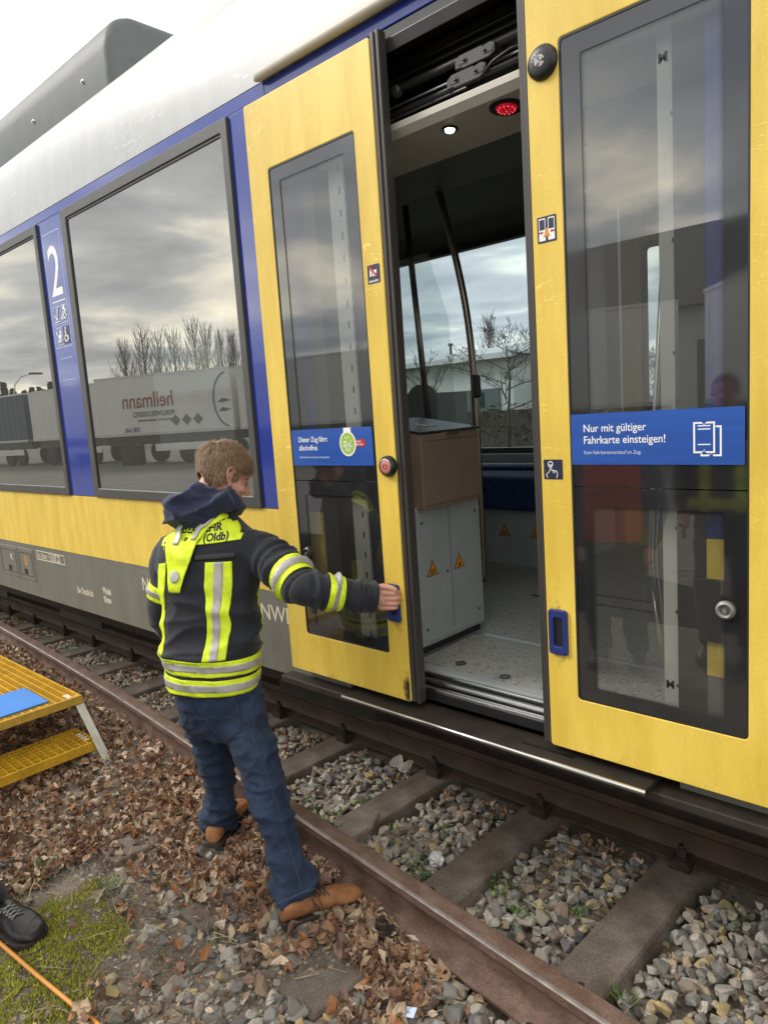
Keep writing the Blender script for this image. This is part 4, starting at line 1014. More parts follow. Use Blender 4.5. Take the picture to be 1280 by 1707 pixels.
# tiny grit on the bare soil
for k in range(11000):
    x = rnd.uniform(-3.4, -.9); y = rnd.uniform(.45, 1.45)
    if y < near_y(x) - .05: put(x, y, ground_z(x, y), rnd.choice((.002, .003, .004, .006, .009)) * rnd.uniform(.8, 1.3))
vis = sorted([s for s in stones if in_view(s[0], s[1]) and s[3] > .012 and not (s[1] > 2.45)], key=lambda s: -s[3] / (Vector(s[:3]) - CAMP).length)
near300 = set(vis[:296])
def rot_of(r):
    return Matrix.Rotation(r.uniform(0, 6.28), 3, 'Z') @ Matrix.Rotation(r.gauss(0, .35), 3, 'X') @ Matrix.Rotation(r.gauss(0, .35), 3, 'Y')
mbs = MB()
for s in stones:
    if s in near300:
        o = bpy.data.objects.new('ballast_stone', SM[rnd.randrange(14)]); COL.objects.link(o); o.parent = bed
        o.location = s[:3]; o.rotation_euler = rot_of(rnd).to_euler(); o.scale = (s[3],) * 3
    else:
        vv, ff = SL[rnd.randrange(20)] if s[3] > .008 else SL[rnd.randrange(3)]
        R_ = rot_of(rnd); p = Vector(s[:3]); mbs.add([p + R_ @ v * s[3] for v in vv], ff)
me = bpy.data.meshes.new('loose_ballast'); me.from_pydata(mbs.v, [], mbs.f); me.materials.append(M['stone'])
tag(link('loose_ballast', me, bed), kind='stuff')
# special stones
o = bpy.data.objects.new('pointed_stone', SM[3]); COL.objects.link(o); o.location = (-1.93, 1.86, -.105); o.rotation_euler = (.3, -1.0, .6); o.scale = (.055, .036, .03); tag(o, 'pointed grey stone standing on the edge of a sleeper', 'stone')
o = bpy.data.objects.new('pale_stone', SM[5]); COL.objects.link(o); o.location = (-1.60, 1.42, -.13); o.rotation_euler = (.2, -.5, 2.2); o.scale = (.055, .05, .045); tag(o, 'rough pale stone in front of the tan boot toe', 'stone')

# ------------------------------------------------------------------ dry leaves
LEAF = [(.27, .16, .095), (.38, .25, .155), (.20, .105, .062), (.44, .32, .215), (.30, .175, .105), (.15, .085, .058), (.44, .30, .20), (.24, .13, .08), (.54, .42, .31), (.27, .145, .085), (.34, .155, .065), (.22, .14, .10), (.46, .35, .25), (.18, .11, .08)]
M['leaf'] = island_mat('dry_leaf', LEAF, 0.75, 0.25, 60, 0.22, 45)
LOUT = [(0, -.5), (.10, -.36), (.30, -.42), (.26, -.22), (.50, -.16), (.36, -.02), (.46, .18), (.27, .17), (.22, .36), (.10, .32), (0, .58)]
def leaf_mesh(i, simple):
    r = random.Random(300 + i); c1, c2, f_ = r.uniform(.6, 2.4), r.uniform(-1.2, 1.4), r.uniform(.2, 1.3)
    out = LOUT if not simple else [(0, -.5), (.2, -.33), (.33, 0), (.2, .35), (0, .58)]
    vs = []
    def bend(x, y):
        z = c1 * x * x * 1.2 + f_ * abs(x) * .6 + c2 * y * y * .8 + .10 * math.sin(9 * x + 5 * y + i)
        return (x * (1 - .25 * c1 * abs(x)), y, z)
    n = len(out)
    for a, b in out: vs.append(bend(a, b))
    for a, b in out[1:-1]: vs.append(bend(-a * r.uniform(.8, 1.1), b))
    for a, b in out: vs.append(bend(a * .42, b * .92))
    for a, b in out[1:-1]: vs.append(bend(-a * .42, b * .92))
    m = n + n - 2
    loop = list(range(n)) + list(range(m - 1, n - 1, -1)); li = [k + m for k in loop]
    fs = [(loop[k], loop[(k + 1) % len(loop)], li[(k + 1) % len(loop)], li[k]) for k in range(len(loop))]
    right = [k + m for k in range(n)]; left = [m] + [k + m for k in range(n, m)] + [m + n - 1]
    fs += [(right[k], right[k + 1], left[k + 1], left[k]) for k in range(1, n - 2)]
    fs += [(right[0], right[1], left[1]), (right[n - 2], right[n - 1], left[n - 2])]
    return [Vector(v) for v in vs], fs
LV = [leaf_mesh(i, i % 3 != 0) for i in range(18)]
LM = []
for vv, ff in LV:
    me = bpy.data.meshes.new('fallen_leaf'); me.from_pydata([v[:] for v in vv], [], ff); me.materials.append(M['leaf']); LM.append(me)
leaves = []
FEET = [((-1.787, 1.267), (-1.662, 1.523)), ((-2.313, 1.356), (-2.451, 1.617)), ((-2.69, .672), (-2.405, .728))]
def ldens(x, y):
    d = near_y(x) - y
    if d < .03: return 0
    if x < -2.75: return 1.0 if y > .95 else max(.1, 1 - (.95 - y) * 2.2)
    if x < -1.95:
        b = 1.0 if d < .42 else .30
        if y < 1.12: b = .10
        return b * (.6 + .6 * noise.noise((x * 3.2, y * 3.2, 5)))
    if x < -1.22: return 1.25 if d < .26 else (.42 if y > 1.15 else .08)
    return .12
k = 0
while k < 23000:
    k += 1
    x = rnd.uniform(-6.0, -.9) if k % 3 else rnd.uniform(-2.9, -1.1); y = rnd.uniform(.45, near_y(x) - .03)
    if rnd.random() > ldens(x, y) or (mossd(x, y) < .9 and rnd.random() < .75): continue
    if any((Vector((x, y)) - Vector(a).lerp(Vector(b), q)).length < .072 for a, b in FEET for q in (0, .25, .5, .75, 1)): continue
    if on_sleeper(x, y) and -1.75 < x < -1.3 and y < 1.30: continue
    leaves.append((x, y, ground_z(x, y) + rnd.uniform(.008, .042), rnd.choice((.012, .016, .020, .026, .034, .044, .052)) * rnd.uniform(.85, 1.2) * (1.2 if x > -1.7 else 1), rnd.gauss(0, .8), rnd.gauss(0, .8)))
for k in range(2600):      # drifts against the far rail and in the left beds
    x = rnd.uniform(-7.5, -.2); y = 2.35 - abs(rnd.gauss(0, .10)) if k % 2 else rnd.uniform(near_y(x) + .1, 2.34)
    if on_sleeper(x, y, .02) or y < near_y(x) + .1: continue
    if k % 2 == 0 and (x > -2.4 or rnd.random() < .25): continue
    if k % 2 and noise.noise((x * 2.3, 0, 7)) < .02: continue
    leaves.append((x, y, -.172 + rnd.uniform(0, .02), rnd.uniform(.018, .042), rnd.gauss(0, .6), rnd.gauss(0, .6)))
vis = sorted([l for l in leaves if in_view(l[0], l[1]) and not (-2.75 < l[0] < -1.85 and 1.62 < l[1] < 1.6)], key=lambda s: -s[3] / (Vector(s[:3]) - CAMP).length)
lnear = set(vis[:296]); mbs = MB()
for l in leaves:
    R_ = Matrix.Rotation(rnd.uniform(0, 6.28), 3, 'Z') @ Matrix.Rotation(l[4], 3, 'X') @ Matrix.Rotation(l[5] + (math.pi if rnd.random() < .4 else 0), 3, 'Y')
    i = rnd.randrange(18)
    if l in lnear:
        o = bpy.data.objects.new('fallen_leaf', LM[i]); COL.objects.link(o); o.parent = bed; o.location = l[:3]; o.rotation_euler = R_.to_euler(); o.scale = (l[3],) * 3
    else:
        p = Vector(l[:3]); mbs.add([p + R_ @ v * l[3] for v in LV[i][0]], LV[i][1])
me = bpy.data.meshes.new('leaf_litter'); me.from_pydata(mbs.v, [], mbs.f); me.materials.append(M['leaf'])
tag(link('leaf_litter', me, bed), kind='stuff')
# twigs and straw
M['twig'] = island_mat('twig', [(.22, .15, .09), (.36, .28, .17), (.12, .08, .055), (.45, .37, .24)], .8, 0)
mb = MB()
for k in range(420):
    x = rnd.uniform(-3.6, -.8); y = rnd.uniform(.55, near_y(x) - .04); a = rnd.uniform(0, 6.28); L = rnd.uniform(.02, .11); z = ground_z(x, y) + rnd.uniform(.006, .03)
    c = Vector((x, y, z)); d = Vector((math.cos(a), math.sin(a), rnd.gauss(0, .12))) * L * .5
    mb.tube([c - d, c + Vector((rnd.gauss(0, .006), rnd.gauss(0, .006), .004)), c + d], rnd.uniform(.0007, .0018), 4, False)
for k in range(60):
    x = rnd.uniform(-2.4, -.4); y = rnd.uniform(near_y(x) + .1, 2.3); a = rnd.uniform(0, 6.28); L = rnd.uniform(.05, .16); c = Vector((x, y, -.165)); d = Vector((math.cos(a), math.sin(a), rnd.gauss(0, .1))) * L * .5
    if not on_sleeper(x, y, .03): mb.tube([c - d, c + Vector((0, 0, .01)), c + d], rnd.uniform(.0008, .0018), 4, False)
me = mb.mesh('twig_litter', M['twig']); tag(link('twig_litter', me, bed), kind='stuff')
# moss cushion at lower left
M['moss'] = island_mat('moss', [(.28, .30, .016), (.38, .38, .03), (.19, .22, .016), (.46, .44, .07), (.32, .32, .03)], .9, 0)
mb = MB()
cnt = 0
while cnt < 30000:
    x = rnd.uniform(-2.9, -1.75); y = rnd.uniform(.35, 1.15); q = mossd(x, y); cnt += 1
    if q > .80 + rnd.uniform(-.25, .2) or noise.noise((x * 24, y * 24, 6)) > .32:
        if not (q < 2.3 and noise.noise((x * 11, y * 11, 4)) > .20 + .1 * q * rnd.random()): continue
    z = ground_z(x, y) + .012 * max(0, .9 - q); h = rnd.uniform(.003, .010); a = rnd.uniform(0, 6.28); r = rnd.uniform(.0016, .0034); lx, ly = rnd.gauss(0, .004), rnd.gauss(0, .004)
    mb.add([(x + r * math.cos(a), y + r * math.sin(a), z - .004), (x + r * math.cos(a + 2.1), y + r * math.sin(a + 2.1), z - .004), (x + r * math.cos(a + 4.2), y + r * math.sin(a + 4.2), z - .004), (x + lx, y + ly, z + h)], [(0, 1, 3), (1, 2, 3), (2, 0, 3)])
me = bpy.data.meshes.new('moss'); me.from_pydata(mb.v, [], mb.f); me.materials.append(M['moss'])
tag(link('moss', me), kind='stuff')
# weeds
M['weed'] = island_mat('weed_leaf', [(.07, .14, .025), (.10, .19, .035), (.055, .11, .02), (.14, .22, .05)], .6, 0)
def weed(x, y, z, s, label, kindw=0):
    r = random.Random(int(abs(x * 977 + y * 331) * 100)); mb = MB(); p = Vector((x, y, z)); 
    for k in range(int(26 + 10 * r.random())):
        a = r.uniform(0, 6.28); R = s * math.sqrt(r.random()); hh = s * r.uniform(.15, .75) * (1.2 - R / s * .6); c = p + Vector((R * math.cos(a), R * math.sin(a), hh))
        L = s * r.uniform(.10, .19) if kindw == 0 else s * r.uniform(.3, .5); n_ = Vector((r.gauss(0, .5), r.gauss(0, .5), 1)).normalized(); t = n_.orthogonal().normalized(); t = (Matrix.Rotation(r.uniform(0, 6.28), 3, n_) @ t); b_ = n_.cross(t)
        wd = L * (.75 if kindw == 0 else .14)
        if kindw == 1: t = Vector((math.cos(a), math.sin(a), 1.3)).normalized(); b_ = t.cross(Vector((0, 0, 1))).normalized(); n_ = b_.cross(t)
        mb.add([c - t * L, c - t * L * .3 + b_ * wd + n_ * L * .2, c + t * L * .5 + b_ * wd * .8 + n_ * L * .1, c + t * L, c + t * L * .5 - b_ * wd * .8 + n_ * L * .1, c - t * L * .3 - b_ * wd + n_ * L * .2], [(0, 1, 5), (1, 2, 4, 5), (2, 3, 4)])
        if kindw == 0: mb.add([p + Vector((0, 0, 0)), c - t * L, c - t * L + Vector((.0012, .0012, 0))], [(0, 1, 2)])
    me = bpy.data.meshes.new('weed'); me.from_pydata(mb.v, [], mb.f); me.materials.append(M['weed'])
    return tag(link('weed', me), label, 'weed', 'small green weeds between the sleepers')
WEEDS = [(-2.32, 1.85, .05, 0, 'pale weed beside the man\'s right knee, closest to the brown rail'), (-2.07, 1.80, .055, 0, 'low weed patch between the man\'s leg and the first sleeper right of him'), (-2.18, 1.86, .05, 0, 'low weed patch just right of the man\'s jeans'), (-2.14, 2.02, .045, 0, 'weed in the gravel right of the man\'s thigh'),
         (-1.90, 1.93, .04, 1, 'grassy weed above the pointed stone'), (-1.70, 1.84, .05, 0, 'weed clump next to the white foil ball'), (-1.62, 1.77, .055, 0, 'weed clump against the brown rail below the foil ball'), (-1.74, 2.07, .04, 0, 'small weed in the middle of the gravel bed left of the broad sleeper'), (-1.64, 2.24, .04, 0, 'weed next to the sleeper below the dark rail'),
         (-1.22, 1.82, .055, 0, 'bright green weed among stones above the brown rail'), (-1.37, 1.90, .06, 0, 'weed growing at the sleeper side in the lower centre'), (-1.09, 1.97, .035, 0, 'tiny weed between grey stones left of the bare sleeper'), (-.82, 1.70, .05, 1, 'weed at the bare sleeper by the lower right'), (-.70, 2.24, .04, 0, 'weed under the leaf heap at the right edge'),
         (-3.55, 1.37, .07, 0, 'weed beside the foot of the yellow steps'), (-2.50, 1.02, .05, 1, 'pale grass tuft left of centre on bare soil'), (-2.78, .90, .07, 1, 'grass tuft behind the black boot'), (-4.45, 2.12, .06, 0, 'weed in the gravel left of the man\'s hip'), (-2.00, 1.28, .03, 0, 'tiny weed on soil by the heel of the right boot'), (-1.95, 1.12, .03, 0, 'tiny weed on stony soil below the man')]
for x, y, s, k_, l in WEEDS: weed(x, y, ground_z(x, y) if y < near_y(x) else -.185, s, l, k_)
# litter
M['foil'] = mat('crumpled_white_foil', (.62, .60, .57), .5, var=.2, scale=60, bump=.8, bscale=90)
def crumple(name, loc, sx, sy, sz, m, label, cat, seed, sub=3, rough=.45):
    bm = bmesh.new(); bmesh.ops.create_icosphere(bm, subdivisions=sub, radius=1)
    for v in bm.verts:
        d = 1 + rough * noise.noise(v.co * 2.1 + Vector((seed, 0, 0))) + rough * .5 * noise.noise(v.co * 5 + Vector((0, seed, 0))); v.co = Vector((v.co.x * d * sx, v.co.y * d * sy, v.co.z * d * sz))
    me = bpy.data.meshes.new(name); bm.to_mesh(me); bm.free(); me.materials.append(m)
    return tag(link(name, me, None, loc), label, cat)
crumple('foil_ball', (-1.625, 1.875, -.155), .030, .026, .026, M['foil'], 'crumpled white foil ball among stones and weeds', 'litter', 3, 3, .5)
M['paper'] = mat('dirty_paper', (.50, .47, .40), .8, var=.25, scale=30)
mb = MB(); n_ = 9
for j in range(5):
    for i in range(n_): u_, v_ = i / (n_ - 1), j / 4; mb.v.append((-2.255 + .105 * u_, 2.355 - .05 * v_ + .015 * math.sin(u_ * 7), -.152 + .012 * math.sin(u_ * 9 + v_ * 3) + .02 * (1 - v_)))
mb.f = [(j * n_ + i, j * n_ + i + 1, (j + 1) * n_ + i + 1, (j + 1) * n_ + i) for j in range(4) for i in range(n_ - 1)]
o = obj('paper_scrap', mb, M['paper']); sd = o.modifiers.new('thick', 'SOLIDIFY'); sd.thickness = .002; tag(o, 'crumpled pale paper scrap against the dark rail', 'litter')
mb = MB(); mb.prism([(-1.245, 1.275, -.125), (-1.215, 1.285, -.118), (-1.210, 1.262, -.13), (-1.236, 1.255, -.135)], (0, 0, .003)); tag(obj('plastic_shard', mb, M['print_dim']), 'tiny pale blue plastic shard among stones at the bottom edge', 'litter')
# orange cable and the leaf lying on it
M['cable'] = mat('orange_cable', (.62, .26, .045), .5, var=.08)
mb = MB(); mb.tube([(-4.2, .50, -.176), (-3.4, .59, -.172), (-2.9, .625, -.166), (-2.5, .643, -.155), (-2.26, .662, -.150), (-2.05, .684, -.150), (-1.93, .70, -.152), (-1.7, .72, -.158), (-1.2, .72, -.165)], .0068, 10)
tag(obj('orange_cable', mb, M['cable'], smooth=True), 'orange cable lying across the moss', 'cable')
vv, ff = leaf_mesh(4, False); me = bpy.data.meshes.new('curled_leaf'); me.from_pydata([(v * .075)[:] for v in vv], [], ff); me.materials.append(M['leaf'])
o = link('curled_leaf', me, None, (-1.985, .705, -.135)); o.rotation_euler = (.2, -.5, 1.0); tag(o, 'curled brown leaf lying on the orange cable', 'leaf')

# ------------------------------------------------------------------ yellow step platform
M['ygrp'] = mat('yellow_grating', (.62, .36, .02), .6, var=.15, scale=10, fine=.12, fscale=80)
M['ytread'] = mat('gritty_yellow_edge', (.62, .38, .04), .8, var=.35, col2=(.48, .30, .06), scale=22, bump=.5, bscale=120)
M['bluemat'] = mat('blue_plastic_mat', (.045, .24, .72), .35, var=.05)
plat = thing('step_platform', (-3.9, 1.2, -.17), 'low yellow grating platform with one step, beside the rail', 'step platform')
PZ, SZ = .15, -.055
def grating(x0, x1, y0, y1, z, px, py, h=.036):
    g = MB(); n1 = int(round((x1 - x0) / px)); n2 = int(round((y1 - y0) / py))
    for i in range(n1 + 1): x = x0 + (x1 - x0) * i / n1; g.box(x - .0022, x + .0022, y0, y1, z - h, z - .0006)
    for j in range(n2 + 1): y = y0 + (y1 - y0) * j / n2; g.box(x0, x1, y - .0026, y + .0026, z - h, z)
    return g
g = obj('grating', grating(-5.6, -3.70, .20, 1.487, PZ, .0185, .040), M['ygrp'], plat)
mb = MB(); mb.box(-3.700, -3.684, .20, 1.49, PZ - .042, PZ + .001); obj('nosing', mb, M['ytread'], plat, bevel=.002)
mb = MB(); mb.box(-5.6, -3.684, 1.488, 1.494, PZ - .040, PZ); obj('edge_bar', mb, M['ygrp'], plat)
mb = MB(); mb.prism([(-3.700, 1.43, PZ - .0002), (-3.700, 1.49, PZ - .0002), (-3.725, 1.49, PZ - .0002)], (0, 0, .0012)); obj('corner_plate', mb, M['ygrp'], plat)
obj('step_grating', grating(-3.79, -3.545, .20, 1.480, SZ, .040, .0385, .040), M['ygrp'], plat)
mb = MB(); mb.box(-3.546, -3.530, .20, 1.486, SZ - .045, SZ + .001); obj('step_nosing', mb, M['ygrp'], plat, bevel=.002)
for y in (1.484, .22):
    mb = MB(); mb.prism([(-3.415, y, -.178), (-3.375, y, -.178), (-3.672, y, .108), (-3.725, y, .108)], (0, .012, 0)); mb.prism([(-3.385, y - .03, -.178), (-3.375, y - .03, -.178), (-3.672, y - .03, .108), (-3.682, y - .03, .108)], (0, .03, 0)); obj('side_rail', mb, M['alu'], plat, bevel=.001)
    mb = MB(); mb.prism([(-3.70, y - .02, .108), (-3.72, y - .02, .108), (-4.02, y - .02, -.178), (-3.99, y - .02, -.178)], (0, .010, 0)) if False else mb.box(-5.5, -3.70, y - .02, y - .002, PZ - .085, PZ - .044); obj('side_bearer', mb, M['alu'], plat)
    mb = MB(); mb.box(-3.60, -3.50, y - .045, y - .005, SZ - .075, SZ - .047); obj('step_bracket', mb, M['alu'], plat)
mb = MB(); mb.prism([(-4.00, 1.02, -.15), (-3.93, 1.02, -.16), (-3.93, 1.02, -.155), (-4.0, 1.02, -.145)], (0, .44, 0)); mb.box(-3.83, -3.76, .20, 1.48, -.118, -.113)
obj('cross_brace', mb, M['alu'], plat)
for x in (-4.4, -5.5):
    for y in (1.46, .24): mb = MB(); mb.box(x, x + .04, y, y + .03, -.19, PZ - .05); obj('rear_leg', mb, M['alu'], plat)
for z, a, b, yy in ((PZ, -3.765, -3.71, 1.44), (SZ, -3.70, -3.60, 1.452)):
    mb = MB()
    for k in range(4): mb.box(a + k * (b - a) / 3, a + k * (b - a) / 3 + .010, yy - .012, yy + .014, z - .012, z + .0006)
    obj('grip_marks', mb, M['print_white'], plat)
mb = MB(); mb.box(-4.06, -3.735, .55, 1.345, PZ + .001, PZ + .010); tag(obj('blue_mat', mb, M['bluemat'], bevel=.003), 'bright blue plastic mat lying on the yellow platform', 'mat')

# ================================================================== SURROUNDINGS
M['wallwhite'] = mat('white_metal_wall', (.62, .63, .61), .6, var=.06, scale=.5)
M['roofpale'] = mat('pale_sheet_roof', (.60, .62, .63), .5, var=.06, scale=.4)
M['darkwin'] = mat('dark_window', (.035, .05, .052), .12, var=.2)
M['greenframe'] = mat('grey_green_panel', (.11, .14, .13), .5, var=.1)
M['bark'] = mat('bare_bark', (.085, .07, .058), .9, var=.3, scale=20)
M['barkfar'] = mat('bark_distance_haze', (.11, .085, .07), .9, var=.3, scale=20)  # lighter bark tone with distance haze mixed into the colour
M['hedge'] = island_mat('hedge_leaf', [(.07, .055, .035), (.05, .05, .025), (.10, .075, .05), (.04, .05, .02), (.13, .09, .06)], .8, 0)
M['conifer'] = island_mat('conifer_green', [(.025, .035, .02), (.035, .045, .025), (.02, .028, .018)], .9, 0)
bld = thing('industrial_building', (-24, 36, -.2), 'low white industrial building with a pale roof, seen through the open door', 'building')
mb = MB(); mb.box(-60, -19.2, 30, 31, -.3, 3.85); mb.box(-20.2, -19.2, 31, 46, -.3, 3.85); obj('wall', mb, M['wallwhite'], bld)
mb = MB(); mb.prism([(-62, 29.4, 3.85), (-62, 38, 5.0), (-62, 47, 3.85)], (43.4, 0, 0)); obj('roof', mb, M['roofpale'], bld)
mb = MB(); mb.box(-62, -18.6, 29.3, 29.5, 3.70, 3.95); obj('gutter', mb, M['alu'], bld)
for i in range(8):
    x = -35.5 + i * 2.0
    mb = MB(); mb.box(x, x + (1.55 if i % 2 else 1.8), 29.9, 30.0, .5, 2.3); f = obj('window', mb, M['greenframe'], bld)
    for q in (0, 1): mb = MB(); mb.box(x + .12 + q * .8, x + .65 + q * .8, 29.87, 29.9, 1.4 if (i + q) % 2 else .7, 2.15 if (i + q) % 2 else 1.3); obj('pane', mb, M['darkwin'], f)
mb = MB(); mb.cyl((-27.4, 36, 4.6), (-27.4, 36, 5.4), .08, n=10); mb.cyl((-27.4, 36, 5.25), (-27.4, 36, 5.4), .15, n=10); obj('roof_vent', mb, M['dkmetal'], bld)
mb = MB(); mb.box(-19.0, -16.0, 33, 36, -.2, 3.0); tag(obj('grey_shed', mb, M['greenframe'], bevel=.03), 'small grey shed beside the white industrial building', 'building')

def bare_tree(name, x, y, H, R, label, seed, m, spread=.5, upright=.0, levels=4, trunk_h=.28, nb=7, group='bare trees around the yard', base=-.2, minr=.008):
    r = random.Random(seed); root = thing(name, (x, y, base), label, 'tree', group, local=True)
    T = MB(); C_ = MB()
    th = H * trunk_h
    top = Vector((r.gauss(0, .1), r.gauss(0, .1), H * .93))
    pts = [Vector((0, 0, -.1)), Vector((r.gauss(0, .03), r.gauss(0, .03), th)), top * .6 + Vector((r.gauss(0, .1), r.gauss(0, .1), 0)), top]
    T.tube(pts, [R, R * .8, R * .45, R * .1], 7)
    def br(p, d, L, rad, lv):
        q = p; dd = d.copy(); P = [p]; k = 3
        for i in range(k):
            dd = (dd + Vector((r.gauss(0, .16), r.gauss(0, .16), r.gauss(.10 + upright * .25, .10)))).normalized(); q = q + dd * L / k; P.append(q)
        C_.tube(P, [rad, rad * .8, rad * .6, rad * .3], 3 if lv > 1 else 4, False)
        if lv < levels:
            for i in range(r.randint(3, 5) if lv < 3 else r.randint(2, 4)):
                t = r.uniform(.3, 1.0); pp = P[min(int(t * k), k - 1)].lerp(P[min(int(t * k) + 1, k)], (t * k) % 1)
                nd = (dd + Vector((r.gauss(0, 1), r.gauss(0, 1), r.gauss(.1, .6))).normalized() * (.95 if not upright else .45)).normalized()
                br(pp, nd, L * r.uniform(.38, .62), max(rad * .5, minr), lv + 1)
    for i in range(nb):
        t = (i + r.random()) / nb; z = th + (H * .9 - th) * t; a = i * 2.4 + r.gauss(0, .3)
        L = H * spread * (1 - .72 * t) * r.uniform(.8, 1.15); d = Vector((math.cos(a), math.sin(a), .35 + upright * 2.2)).normalized()
        f_ = (z - 0) / (H * .93); p = Vector((top.x * f_, top.y * f_, z)); br(p, d, L, max(R * .5 * (1 - .7 * t), minr), 1)
    obj('trunk', T, m, root, smooth=True); me = bpy.data.meshes.new('crown'); me.from_pydata(C_.v, [], C_.f); me.materials.append(m); link('crown', me, root)
    return root
def poplar(x, y, H, W, label, seed, m, group, minr=.012, nb=70, base=-.2):
    r = random.Random(seed); root = thing('poplar', (x, y, base), label, 'tree', group, local=True)
    T = MB(); C_ = MB(); R = H * .014
    T.tube([(0, 0, -.1), (r.gauss(0, .05), r.gauss(0, .05), H * .4), (r.gauss(0, .1), r.gauss(0, .1), H * .98)], [R, R * .7, R * .12], 6)
    for i in range(nb):
        t = .04 + .86 * (i + r.random()) / nb; a = i * 2.4 + r.gauss(0, .4); z = H * t
        reach = W * math.sin(min(1, .25 + t) * math.pi * .86) * r.uniform(.5, 1.05); L = H * .30 * (1.05 - t * .75) * r.uniform(.7, 1.1)
        p0 = Vector((0, 0, z)); p1 = p0 + Vector((math.cos(a) * reach * .7, math.sin(a) * reach * .7, L * .35)); p2 = p0 + Vector((math.cos(a) * reach, math.sin(a) * reach, min(L, H * 1.0 - z)))
        C_.tube([p0, p1, p2], [minr * 1.8, minr * 1.3, minr * .5], 3, False)
        for k in range(5):
            q = p0.lerp(p1, r.uniform(.4, 1)) if k % 2 else p1.lerp(p2, r.uniform(0, .9)); b = a + r.gauss(0, .9); l = L * r.uniform(.25, .5)
            C_.tube([q, q + Vector((math.cos(b) * l * .16, math.sin(b) * l * .16, l * .45)), q + Vector((math.cos(b) * l * .24, math.sin(b) * l * .24, l))], [minr, minr * .8, minr * .4], 3, False)
    obj('trunk', T, m, root, smooth=True); me = bpy.data.meshes.new('crown'); me.from_pydata(C_.v, [], C_.f); me.materials.append(m); link('crown', me, root)
    return root
G2 = 'bare trees beyond the train'
bare_tree('bare_tree', -19.6, 23.6, 3.9, .07, 'thin bare tree seen left through the doorway', 21, M['bark'], .42, .1, 4, .35, 9, G2, minr=.006)
bare_tree('bare_tree', -15.2, 23.3, 4.9, .075, 'wide bare tree behind the hedge, right in the doorway view', 26, M['bark'], .50, .0, 5, .26, 13, G2, minr=.007)
poplar(-38.2, 56, 10.2, 1.3, 'slim bare poplar rising above the white building roof', 33, M['barkfar'], G2, .016, 90)
bare_tree('bare_tree', -9.5, 27, 6.5, .10, 'bare tree half hidden beyond the train to the right', 41, M['bark'], .42, .1, 4, .3, 9, G2)
for i, (x, y, h_) in enumerate(((-33, 95, 6.5), (-40, 98, 7.5), (-26, 96, 6.8), (-47, 100, 7), (-20, 94, 6), (-55, 102, 8), (-13, 95, 6.4), (-29.5, 92, 5.6), (-36.5, 93, 6.0))):
    bare_tree('bare_tree', x, y, h_, .14, 'distant bare tree in the brown tree line behind the train', 60 + i, M['barkfar'], .5, .1, 4, .12, 16, 'distant tree line beyond the train', minr=.02)
mb = MB(); r_ = random.Random(5)
for k in range(9000):
    x = r_.uniform(-28, -8.0); z = r_.uniform(-.2, 1.52) ; y = 24.6 + r_.uniform(-.45, .45)
    if z > 1.3 and r_.random() < .5: continue
    s = r_.uniform(.03, .09); d = Vector((r_.gauss(0, 1), r_.gauss(0, 1), r_.gauss(0, 1))).normalized(); t = d.orthogonal().normalized() * s; b = d.cross(t); p = Vector((x, y, z)); mb.add([p - t, p + b * .5, p + t, p - b * .5], [(0, 1, 2, 3)])
hg = thing('hedge', (-17, 24.6, -.2), 'clipped brown hedge in front of the white building', 'hedge')
me = bpy.data.meshes.new('foliage'); me.from_pydata(mb.v, [], mb.f); me.materials.append(M['hedge']); link('foliage', me, hg)
mb = MB(); mb.box(-28, -8, 24.35, 24.85, -.2, 1.25); obj('stems', mb, M['bark'], hg)
M['grass'] = mat('winter_grass', (.085, .095, .04), .95, var=.3, scale=.8, fine=.2, fscale=8)
mb = MB(); mb.add([(-90, 9, -.19), (40, 9, -.19), (40, 120, -.19), (-90, 120, -.19)], [(0, 1, 2, 3)]); tag(obj('grass_field', mb, M['grass']), kind='structure')

